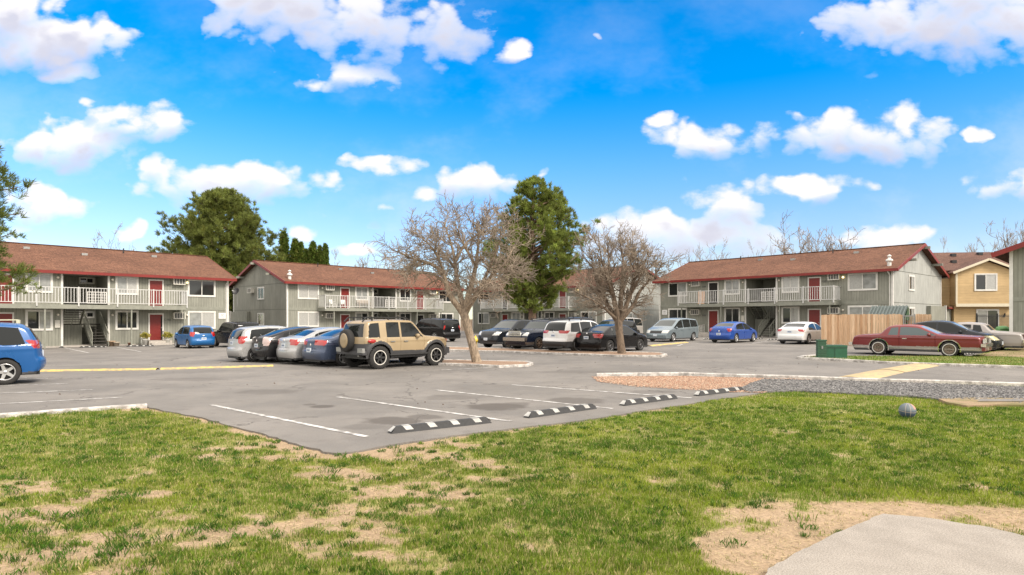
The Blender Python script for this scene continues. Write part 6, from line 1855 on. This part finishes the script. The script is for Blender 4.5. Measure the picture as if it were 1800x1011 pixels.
# columnar evergreens
def columnar(seed, H=12.0, Rr=.95):
    rs = np.random.default_rng(seed); n = 900
    u = rs.uniform(0, 1, n); z = H * (.04 + .95 * u); r = Rr * np.clip(1 - (z / H) ** 2.4, 0, 1) ** .7 * np.sqrt(rs.uniform(.25, 1.05, n)) * (1 + .18 * np.sin(z * 2.3 + seed))
    a = rs.uniform(0, 2 * PI, n)
    c = np.stack([r * np.cos(a), r * np.sin(a), z], -1); d = np.stack([np.cos(a) * .5, np.sin(a) * .5, np.full(n, 1.0)], -1)
    v, f, col = tufts(c, d, np.full(n, .42), rs, per=12, wid=.14, base=(.11, .16, .03), warm=(.2, .22, .05))
    T = Tubes(); T.add(np.array([[0, 0, -.3], [0, 0, H * .5], [0, 0, H * .9]]), np.array([.15, .1, .03]), 6)
    return np_mesh('trunk', np.concatenate(T.v), np.concatenate(T.f), BARK_P, True), np_mesh('crown', v, f, NEEDLE, False, col)
cm = [columnar(1), columnar(2)]
for i, (px_, top, w_) in enumerate(((499, 409, 1.15), (519, 422, 1.2), (529, 428, .9), (538, 440, .8), (550, 427, 1.05), (562, 434, .8), (572, 431, .85))):
    Y = 90.0; H = hf(top, Y) + .1
    root = empty('columnar_evergreen', ((px_ - 900) / F_PX * Y, Y, 0), i * 2.0)
    lab_ = ['tallest columnar evergreen, first beside the broad dark pine', 'second columnar evergreen from the broad dark pine', 'third columnar evergreen from the broad dark pine', 'lowest columnar evergreen, in the middle of the row',
            'wide columnar evergreen right of the lowest one', 'narrow columnar evergreen, last but one of the row', 'rightmost columnar evergreen of the row'][i]
    tag(root, lab_, 'tree', 'columnar evergreens behind the second block')
    root.scale = (w_, w_, H / 12.0)
    link_mesh('trunk', cm[i % 2][0], root); link_mesh('crown', cm[i % 2][1], root)
# ---------------------------------------------------------------- fences
def plank_mat(name, c1, c2, pw):
    m = bpy.data.materials.new(name); m.use_nodes = True
    k = NT(m.node_tree); b = k.n['Principled BSDF']; b.inputs['Roughness'].default_value = .85
    t = k.new('ShaderNodeTexCoord'); s = k.new('ShaderNodeSeparateXYZ'); k.l.new(t.outputs['Object'], s.inputs[0])
    u = k.math('ADD', s.outputs[0], s.outputs[1])
    wn = k.new('ShaderNodeTexWhiteNoise', noise_dimensions='1D'); k.l.new(k.math('FLOOR', k.math('MULTIPLY', u, 1 / pw)), wn.inputs['W'])
    mp = k.new('ShaderNodeMapping'); mp.inputs['Scale'].default_value = (12, 12, .8); k.l.new(t.outputs['Object'], mp.inputs[0])
    n = k.noise(mp.outputs[0], 2, 6, .65)
    c = k.mix(wn.outputs[0], c1, c2)
    c = k.mix(1.0, c, k.ramp(n, .25, .75, .75, 1.2), 'MULTIPLY')
    vo = k.new('ShaderNodeTexVoronoi'); vo.inputs['Scale'].default_value = 3.1; k.l.new(t.outputs['Object'], vo.inputs['Vector'])
    c = k.mix(k.ramp(vo.outputs['Distance'], .03, .07, .6, 0), c, (.12, .06, .03))
    k.l.new(c, b.inputs['Base Color']); return m
CEDAR = plank_mat('cedar_planks', (.72, .52, .34), (.46, .27, .145), .145)
OLDW = plank_mat('weathered_planks', (.30, .23, .17), (.22, .16, .12), .15)
def plank_fence(mb, L, h, seed, pw=.145, t=.02, y=0):
    r = random.Random(seed); n = int(L / pw)
    for i in range(n):
        x = i * pw; z1 = h + r.uniform(-.02, .03); o = r.uniform(-.008, .008)
        mb.box(x + .007, x + pw - .007, y + o, y + t + o, .03, z1)
def wood_fence():
    a = at(1445, 606.5); b = Vector((a.x + 3.15, a.y - 3.05, 0))
    root = empty('wooden_fence', tuple(a), math.atan2(b.y - a.y, b.x - a.x)); L = (Vector((b.x, b.y)) - Vector((a.x, a.y))).length
    tag(root, 'new cedar plank fence round the waste container, left of the dark red coupe', 'fence')
    m = MB(); plank_fence(m, L, 1.93, 4); m.build('front_panel', CEDAR, root)
    m = MB(); plank_fence(m, 4.6, 1.93, 5)
    o = m.build('side_panel', CEDAR, root); o.location = (L + .75, 0, 0); o.rotation_euler.z = R(90 + 1)
    m = MB(); plank_fence(m, 4.4, 1.9, 6); o = m.build('side_panel', CEDAR, root); o.location = (-.0, .02, 0); o.rotation_euler.z = R(90)
    m = MB(); plank_fence(m, L + .7, 1.9, 7); o = m.build('rear_panel', CEDAR, root); o.location = (0, 4.5, 0)
    for x in (-.02, L / 2, L):
        m = MB(); m.box(x - .045, x + .045, .025, .115, 0, 1.9); m.build('fence_post', CEDAR, root)
    g = MB(); g.box(L + .08, L + .14, .02, .08, 0, 1.95); g.box(L + .62, L + .68, .02, .08, 0, 1.95)
    for z in (.25, 1.0, 1.8): g.box(L + .14, L + .62, .03, .07, z, z + .06)
    for x in np.linspace(L + .2, L + .56, 4): g.box(x - .012, x + .012, .035, .06, .3, 1.8)
    g.build('gate', STEEL, root)
wood_fence()
GRN = mat('dark_green_paint', (.012, .085, .042), .45, var=.12, coat=.2)
GRN2 = mat('green_plastic', (.028, .085, .045), .6, var=.15)
def dumpster():
    p = Vector((24.3, 40.6, 0)); p.z = float(gz(p.x, p.y)) + .02
    root = empty('waste_container', tuple(p), R(-44)); tag(root, 'green waste container with raised ribbed gray lid behind the plank fence', 'waste container')
    m = MB(); m.prism([(-.75, .25), (.75, .25), (.9, 1.35), (-.9, 1.35)], -1.0, 1.0, M=Matrix.Rotation(R(90), 4, 'X') @ Matrix.Diagonal((1, 1, 1, 1)))
    bo = m.build('container_body', GRN, root); bo.rotation_euler.z = R(90)
    for y in (-.6, .6):
        m = MB(); m.tube((-.1, y, .1), (.1, y, .1), .1, n=12); m.build('caster', BLKP, root)
    l = MB(); LG = mat('gray_lid', (.10, .125, .12), .5, var=.15)
    a = R(32)
    M = Matrix.Translation((0, .75, 1.45)) @ Matrix.Rotation(a, 4, 'X')
    l.box(-1.05, 1.05, -1.6, 0, 0, .05, M=M)
    for i in range(11): l.box(-1.0 + i * .195, -.93 + i * .195, -1.6, -.02, .05, .12, M=M)
    lid = l.build('lid', LG, root); lid.location = (0, 0, .9 + .05)
    e = MB(); e.add([(1.06, .75, 2.45), (1.06, -.62, 1.55), (1.06, .75, 1.5)], [(0, 1, 2)]); e.add([(1.12, .75, 2.45), (1.12, -.62, 1.55), (1.12, .75, 1.5)], [(2, 1, 0)]); e.build('lid_end', GRN, root)
dumpster()
def iron_fence():
    a = Vector((37.5, 50.5)); b = Vector((46.5, 53.5)); L = (b - a).length
    root = empty('iron_fence', (a.x, a.y, .3), math.atan2(b.y - a.y, b.x - a.x)); tag(root, 'black iron picket fence before the ochre house', 'fence')
    m = MB()
    for z in (.2, 1.75): m.box(0, L, -.015, .015, z, z + .04)
    m.build('rail', BLKP, root)
    m = MB()
    for i in range(int(L / .13)): m.box(i * .13 - .013, i * .13 + .013, -.013, .013, .05, 1.9)
    m.build('pickets', BLKP, root)
    for i in range(5):
        m = MB(); m.box(i * L / 4 - .04, i * L / 4 + .04, -.04, .04, -.3, 2.0); m.build('fence_post', BLKP, root)
iron_fence()
def back_fence(a, b, label):
    a = Vector(a); b = Vector(b); L = (b - a).length
    root = empty('wooden_fence', (a.x, a.y, 0), math.atan2(b.y - a.y, b.x - a.x)); tag(root, label, 'fence')
    m = MB(); plank_fence(m, L, 1.85, 11, pw=.15); m.build('panel', OLDW, root)
back_fence((-70, 96), (60, 98), 'weathered gray plank fence behind the apartment blocks')
# ---------------------------------------------------------------- hydrant, boxes, ball
def hydrant():
    p = at(836, 611.5); root = empty('fire_hydrant', tuple(p + Vector((0, 0, .02))), R(20)); tag(root, 'yellow fire hydrant behind the leaning bare tree', 'fire hydrant')
    Yl = mat('hydrant_yellow', (.70, .50, .03), .4, var=.1, coat=.3)
    m = MB(); m.lathe([(.0, 0), (.17, 0), (.17, .05), (.115, .06), (.10, .30), (.105, .46), (.15, .47), (.15, .52), (.125, .54), (.115, .62), (.07, .69), (.03, .71), (.03, .77), (0, .77)], 20)
    m.build('hydrant_body', Yl, root)
    for a, r_, l_ in ((0, .055, .2), (180, .055, .2), (270, .08, .22)):
        M = Matrix.Rotation(R(a), 4, 'Z') @ Matrix.Translation((0, 0, .42)) @ Matrix.Rotation(R(90), 4, 'Y')
        c = MB(); c.lathe([(r_ * .8, .05), (r_ * .8, l_ - .05), (r_ * 1.15, l_ - .05), (r_ * 1.15, l_), (0, l_ + .01)], 14, M); c.build('hose_cap', Yl, root)
hydrant()
def pedestal():
    p = at(1443.5, 633); root = empty('utility_pedestal', tuple(p + Vector((0, 0, .08))), R(-12)); tag(root, 'narrow ribbed green utility pedestal left of the green transformer box', 'utility box')
    m = MB(); m.box(-.165, .165, -.15, .15, 0, .72); m.box(-.185, .185, -.17, .17, .72, .78); m.box(-.19, .19, -.18, .18, -.05, .05)
    for k in range(6): m.box(-.175, .175, -.165, .165, .12 + k * .1, .155 + k * .1)
    m.build('pedestal_body', GRN2, root)
    m = MB(); m.box(-.03, .03, -.18, -.17, .40, .52); m.build('lock_plate', STEEL, root)
pedestal()
def transformer():
    p = at(1471.5, 633.5); root = empty('transformer_box', tuple(p + Vector((0, .45, .08))), R(-10)); tag(root, 'dark green square transformer box beside the ribbed pedestal', 'utility box')
    m = MB(); m.box(-.48, .48, -.42, .42, 0, .46); m.prism([(-.42, .46), (.42, .46), (.36, .55), (-.42, .55)], -.49, .49, M=Matrix(((0, 0, 1, 0), (1, 0, 0, 0), (0, 1, 0, 0), (0, 0, 0, 1))))
    m.build('cabinet', GRN, root)
    m = MB(); m.box(-.49, .49, -.435, -.425, .44, .455); m.box(-.004, .004, -.43, -.422, .03, .44); m.build('door_seam', BLKP, root)
    m = MB(); m.box(-.56, .56, -.5, .5, -.08, .02); m.build('base_pad', CONC, root)
transformer()
def ball():
    p = at(1595, 735.5); r = .138
    m = bpy.data.materials.new('worn_ball'); m.use_nodes = True; k = NT(m.node_tree); b = k.n['Principled BSDF']; b.inputs['Roughness'].default_value = .6
    t = k.new('ShaderNodeTexCoord'); s = k.new('ShaderNodeSeparateXYZ'); k.l.new(t.outputs['Object'], s.inputs[0])
    n = k.noise(t.outputs['Object'], 9, 5, .6)
    c = k.mix(k.ramp(s.outputs[2], -.01, .02), (.05, .075, .12), (.13, .155, .17))
    c = k.mix(k.math('MULTIPLY', k.ramp(s.outputs[0], .0, .02), k.ramp(s.outputs[2], .03, .05)), c, (.42, .22, .17))
    c = k.mix(k.ramp(n, .55, .75), c, (.20, .22, .23)); k.l.new(c, b.inputs['Base Color'])
    z = float(lawn_height(np.array([p.x]), np.array([p.y]))[0])
    root = empty('ball', (p.x, p.y, z + r - .004), R(15)); tag(root, 'worn blue and gray basketball lying on the lawn', 'ball')
    g = MB(); g.lathe([(r * math.sin(PI * i / 20), -r * math.cos(PI * i / 20)) for i in range(21)], 32); g.build('ball_skin', m, root)
    g = MB()
    Ls = mat('pale_seam', (.34, .29, .25), .6)
    for Mx in (Matrix.Rotation(R(8), 4, 'X'), Matrix.Rotation(R(90), 4, 'X') @ Matrix.Rotation(R(30), 4, 'Y'), Matrix.Rotation(R(90), 4, 'Y') @ Matrix.Rotation(R(25), 4, 'X')):
        g.lathe([(r * 1.003 * math.cos(t), r * 1.003 * math.sin(t)) for t in (-.03, 0, .03)], 32, Mx)
    g.build('seam', Ls, root)
ball()
# ---------------------------------------------------------------- wheel stops
BLK_R = mat('black_rubber', (.035, .035, .036), .75, var=.3, vscale=20)
WST = mat('white_reflector', (.40, .395, .375), .5, var=.15, vscale=9)
def stop_mesh():
    m = MB(); L = 1.83; hw0, hw1 = .08, .04; h = .10
    def seg(x0, x1, mi, e0=0, e1=0, grow=0.0):
        w0, w1, hh = hw0 + grow, hw1 + grow, h + grow
        p = [(x0, -w0, 0), (x1, -w0, 0), (x1 - e1, -w1, hh), (x0 + e0, -w1, hh), (x0, w0, 0), (x1, w0, 0), (x1 - e1, w1, hh), (x0 + e0, w1, hh)]
        m.add(p, [(0, 1, 2, 3), (5, 4, 7, 6), (3, 2, 6, 7), (4, 0, 3, 7), (1, 5, 6, 2)], mi)
    seg(-L / 2, L / 2, 0, .09, .09)
    w = MB()
    o = m.build('rubber_block', BLK_R); bm_ = o.data; bpy.data.objects.remove(o)
    out = []
    def band(x0, x1):
        m = MB(); a = .36; b = .98
        for sg in (-1, 1):
            y0, z0 = sg * (hw0 + (hw1 - hw0) * a + .003), h * a; y1, z1 = sg * (hw0 + (hw1 - hw0) * b + .003), h * b + .002
            q = [(x0, y0, z0), (x1, y0, z0), (x1 - .05, y1, z1), (x0 - .05, y1, z1)]
            m.add(q, [(0, 1, 2, 3) if sg < 0 else (3, 2, 1, 0)])
        m.add([(x0 - .05, -hw1, h + .003), (x1 - .05, -hw1, h + .003), (x1 - .05, hw1, h + .003), (x0 - .05, hw1, h + .003)], [(0, 1, 2, 3)])
        o = m.build('reflective_band', WST); out.append(o.data); bpy.data.objects.remove(o)
    for c in (-.62, -.20, .22, .64): band(c - .045, c + .085)
    for sg in (-1, 1):
        m = MB(); m.add([(sg * (L / 2 + .003), -hw0 * .8, .03), (sg * (L / 2 + .003), hw0 * .8, .03), (sg * (L / 2 - .085), hw1, h), (sg * (L / 2 - .085), -hw1, h)], [(0, 1, 2, 3)])
        o = m.build('reflective_band', WST); out.append(o.data); bpy.data.objects.remove(o)
    return bm_, out
SM = stop_mesh()
def wheel_stop(a, b, label, group):
    p = at(*a); q_ = at(*b); c = (p + q_) / 2; c.z = float(gz(c.x, c.y)) + .021
    root = empty('wheel_stop', tuple(c), math.atan2(q_.y - p.y, q_.x - p.x)); tag(root, label, 'wheel stop', group)
    link_mesh('rubber_block', SM[0], root)
    for d_ in SM[1]: link_mesh('reflective_band', d_, root)
for a, b, l in (((684, 764), (861, 744.5), 'nearest black and white wheel stop, at the corner of the lawn'), ((919, 737.5), (1049, 719), 'second nearest black and white wheel stop along the lawn'),
                ((1089, 715.5), (1190, 701.5), 'third black and white wheel stop along the lawn'), ((1221, 698), (1306, 687.5), 'black and white wheel stop next to the orange mulch')):
    wheel_stop(a, b, l, 'wheel stops along the lawn')
for a, b, l in (((71, 612), (105, 611.5), 'wheel stop before the mail panel of the left block'), ((135, 611.8), (192, 611.2), 'wheel stop before the stairs of the left block'), ((221, 610.2), (273, 609.2), 'wheel stop before the red door of the left block')):
    wheel_stop(a, b, l, 'wheel stops before the left block')
for a, b, l in (((1238, 597.2), (1254, 596.2), 'wheel stop before the lower red door of the right block, beside the minivan'), ((1320, 597.6), (1337, 596.8), 'wheel stop between the royal blue sedan and the stairs of the right block'), ((1355, 598.6), (1370, 598), 'wheel stop just left of the white sedan')):
    wheel_stop(a, b, l, 'wheel stops before the right block')
for a, b, l in (((1686, 627), (1714, 622.5), 'wheel stop under the nose of the dark red coupe'), ((1719, 622.5), (1744, 618), 'wheel stop under the nose of the black sedan'), ((1748, 617), (1768, 613.5), 'wheel stop right of the black sedan'), ((1773, 613), (1792, 609.5), 'wheel stop under the tail of the taupe coupe')):
    wheel_stop(a, b, l, 'wheel stops before the old coupes')
# ---------------------------------------------------------------- things on the balconies and at the doors
def bl(P, a, off, z):
    c, s = math.cos(P[2]), math.sin(P[2]); b = -off
    return (P[0] + a * c - b * s, P[1] + a * s + b * c, P[3] + z)
WPL = mat('white_plastic', (.68, .68, .66), .4)
def plastic_chair(P, a, off, z, rz, label):
    root = empty('plastic_chair', bl(P, a, off, z), P[2] + rz); tag(root, label, 'chair', 'white plastic chairs on the second block balcony')
    m = MB(); m.box(-.24, .24, -.22, .24, .40, .43); m.build('seat', WPL, root)
    m = MB(); m.bar((0, .24, .43), (0, .36, .86), .46, .03, up=Vector((0, 1, 0))); m.build('backrest', WPL, root)
    for x in (-.22, .22):
        for y in (-.2, .22):
            m = MB(); m.bar((x, y, .4), (x * 1.15, y * 1.15, 0), .05, .04, up=Vector((1, 0, 0))); m.build('leg', WPL, root)
        m = MB(); m.box(x - .025, x + .025, -.2, .28, .62, .65); m.box(x - .02, x + .02, -.2, -.15, .43, .62); m.build('armrest', WPL, root)
plastic_chair(BB, 4.4, .8, 2.72, .3, 'left white plastic chair on the second block balcony')
plastic_chair(BB, 5.5, .8, 2.72, -.5, 'white plastic chair before the upper red door of the second block')
def bench(P, a, off, z, label, m_):
    root = empty('bench', bl(P, a, off, z), P[2]); tag(root, label, 'bench')
    m = MB()
    for i in range(4): m.box(-.75, .75, -.2 + i * .11, -.11 + i * .11, .42, .45)
    m.build('seat', m_, root)
    m = MB()
    for i in range(3): m.box(-.75, .75, .24, .27, .55 + i * .12, .64 + i * .12)
    m.build('backrest', m_, root)
    for x in (-.7, .7):
        m = MB(); m.box(x - .03, x + .03, -.2, -.14, 0, .62); m.box(x - .03, x + .03, .22, .27, 0, .9); m.box(x - .03, x + .03, -.2, .25, .6, .64); m.build('leg', m_, root)
bench(BB, 8.2, .5, 2.72, 'pale slatted bench on the second block balcony, below a curtained window', mat('pale_bench_wood', (.42, .36, .30), .7))
root = empty('plywood_board', bl(BD, 4.95, .18, 2.75), BD[2]); tag(root, 'pinkish plywood board leaning beside the dark open upper door of the right block', 'board')
m = MB(); m.bar((0, 0, 0), (0, .13, 1.25), .72, .02, up=Vector((0, 1, 0))); m.build('plywood_sheet', mat('pink_plywood', (.62, .40, .27), .7, var=.1), root)
def stoop_rail(P, a, label, group):
    root = empty('stoop_railing', bl(P, a, 1.1, -.4), P[2]); tag(root, label, 'railing', group)
    m = MB()
    for i in range(5):
        y = i * .24; m.box(-.02, .02, y - .02, y + .02, 0, 1.0 + .12 * (i / 4))
    m.bar((0, -.03, 1.0), (0, .99, 1.12), .05, .05); m.bar((0, -.03, .45), (0, .99, .57), .04, .04); m.build('pickets', WHT, root)
def planter(P, a, off, label, group):
    root = empty('planter', bl(P, a, off, -.4), P[2]); tag(root, label, 'plant', group)
    m = MB(); m.lathe([(0, 0), (.12, 0), (.17, .45), (.19, .46), (.19, .5), (.16, .5), (0, .47)], 16); m.build('pot', WHT, root)
    rs = np.random.default_rng(int(a * 100)); n = 70; d = rs.normal(0, 1, (n, 3)); d[:, 2] = np.abs(d[:, 2]) * .8; d /= np.linalg.norm(d, axis=1)[:, None]
    v, f, c = tufts(np.array([0, 0, .72]) + d * rs.uniform(.05, .25, (n, 1)), d, np.full(n, .2), rs, per=10, wid=.16, base=(.38, .36, .08), warm=(.5, .42, .14), warmp=.3)
    link_mesh('foliage', np_mesh('foliage', v, f, NEEDLE, False, c), root)
for a, w_ in ((15.0, 'left'), (16.6, 'right')):
    stoop_rail(BA, a, 'white stoop railing on the %s of the left block door C102' % w_, 'stoop railings')
    planter(BA, a, 1.15, 'yellow plant in a pot at the %s stoop railing of the left block' % w_, 'potted plants at the left block stoop')
for a, w_ in ((5.3, 'left'), (7.15, 'right')):
    stoop_rail(BD, a, 'white stoop railing on the %s of the right block door F101' % w_, 'stoop railings')
def pot(P, a, off, r_, h_, label, m_):
    root = empty('flower_pot', bl(P, a, off, -.4), P[2]); tag(root, label, 'flower pot')
    m = MB(); m.lathe([(0, 0), (r_ * .7, 0), (r_, h_ * .85), (r_ * 1.1, h_ * .85), (r_ * 1.1, h_), (r_ * .9, h_), (0, h_ * .8)], 16); m.build('pot', m_, root)
pot(BA, 13.1, 1.0, .2, .34, 'pale flower pot left of the stoop of the left block', mat('pale_clay', (.5, .42, .33), .8))
pot(BA, 14.0, .9, .14, .26, 'small brown flower pot near the stoop of the left block', mat('brown_clay', (.26, .13, .08), .8))
pot(BA, 12.85, .6, .26, .42, 'wide tan flower pot against the left block wall', mat('tan_clay', (.42, .30, .2), .8))
def dish(P, a, off, z, label):
    root = empty('satellite_dish', bl(P, a, off, z), P[2] + R(-60)); tag(root, label, 'satellite dish')
    DG = mat('dish_gray', (.06, .06, .065), .5)
    m = MB(); m.lathe([(.33 * t, .10 * t * t) for t in (0, .25, .5, .75, 1)] + [(.33, .09), (0.001, -.012)], 24, Matrix.Rotation(R(60), 4, 'X')); m.build('reflector', DG, root)
    m = MB(); m.tube((0, -.05, -.3), (0, -.45, .05), .015); m.build('feed_arm', STEEL, root)
    m = MB(); m.tube((0, -.42, .03), (0, -.54, .09), .04); m.build('receiver', WPL, root)
    m = MB(); m.tube((0, 0, -.05), (0, .1, -.5), .025); m.tube((0, .1, -.5), (0, .1, -1.3), .025); m.build('mast', STEEL, root)
dish(BA, 22.5, .1, 4.1, 'dark satellite dish at the right end of the left block')
p = at(1762, 612); root = empty('utility_box', (37.0, 47.2, .4), 0); tag(root, 'green domed utility box behind the taupe coupe', 'utility box')
m = MB(); m.box(-.4, .4, -.3, .3, 0, .7); m.lathe([(.42, .0), (.38, .12), (.2, .2), (0, .22)], 16, Matrix.Translation((0, 0, .7))); m.build('housing', mat('light_green_plastic', (.16, .36, .14), .6), root)
# litter and pebbles on the asphalt
n = 110
lx = rng.uniform(-16, 22, n); ly = rng.uniform(10, 36, n)
pts = [(x, y) for x, y in zip(lx, ly)]
m = MB()
for x, y in pts:
    if not inside(asph_poly, np.array([x]), np.array([y]))[0]: continue
    s = random.uniform(.012, .035); z = float(gz(x, y)) + .022
    a = random.uniform(0, 3)
    m.add([(x + s * math.cos(a), y + s * math.sin(a), z), (x + s * math.cos(a + 2), y + s * math.sin(a + 2), z + s * .4), (x + s * .8 * math.cos(a + 4), y + s * .8 * math.sin(a + 4), z), (x, y, z + s * .9)], [(0, 1, 3), (1, 2, 3), (2, 0, 3), (0, 2, 1)])
tag(m.build('leaf_litter', mat('dead_leaf', (.09, .06, .04), .9)), 'scattered dead leaves and pebbles on the parking lot', 'litter', kind='stuff')
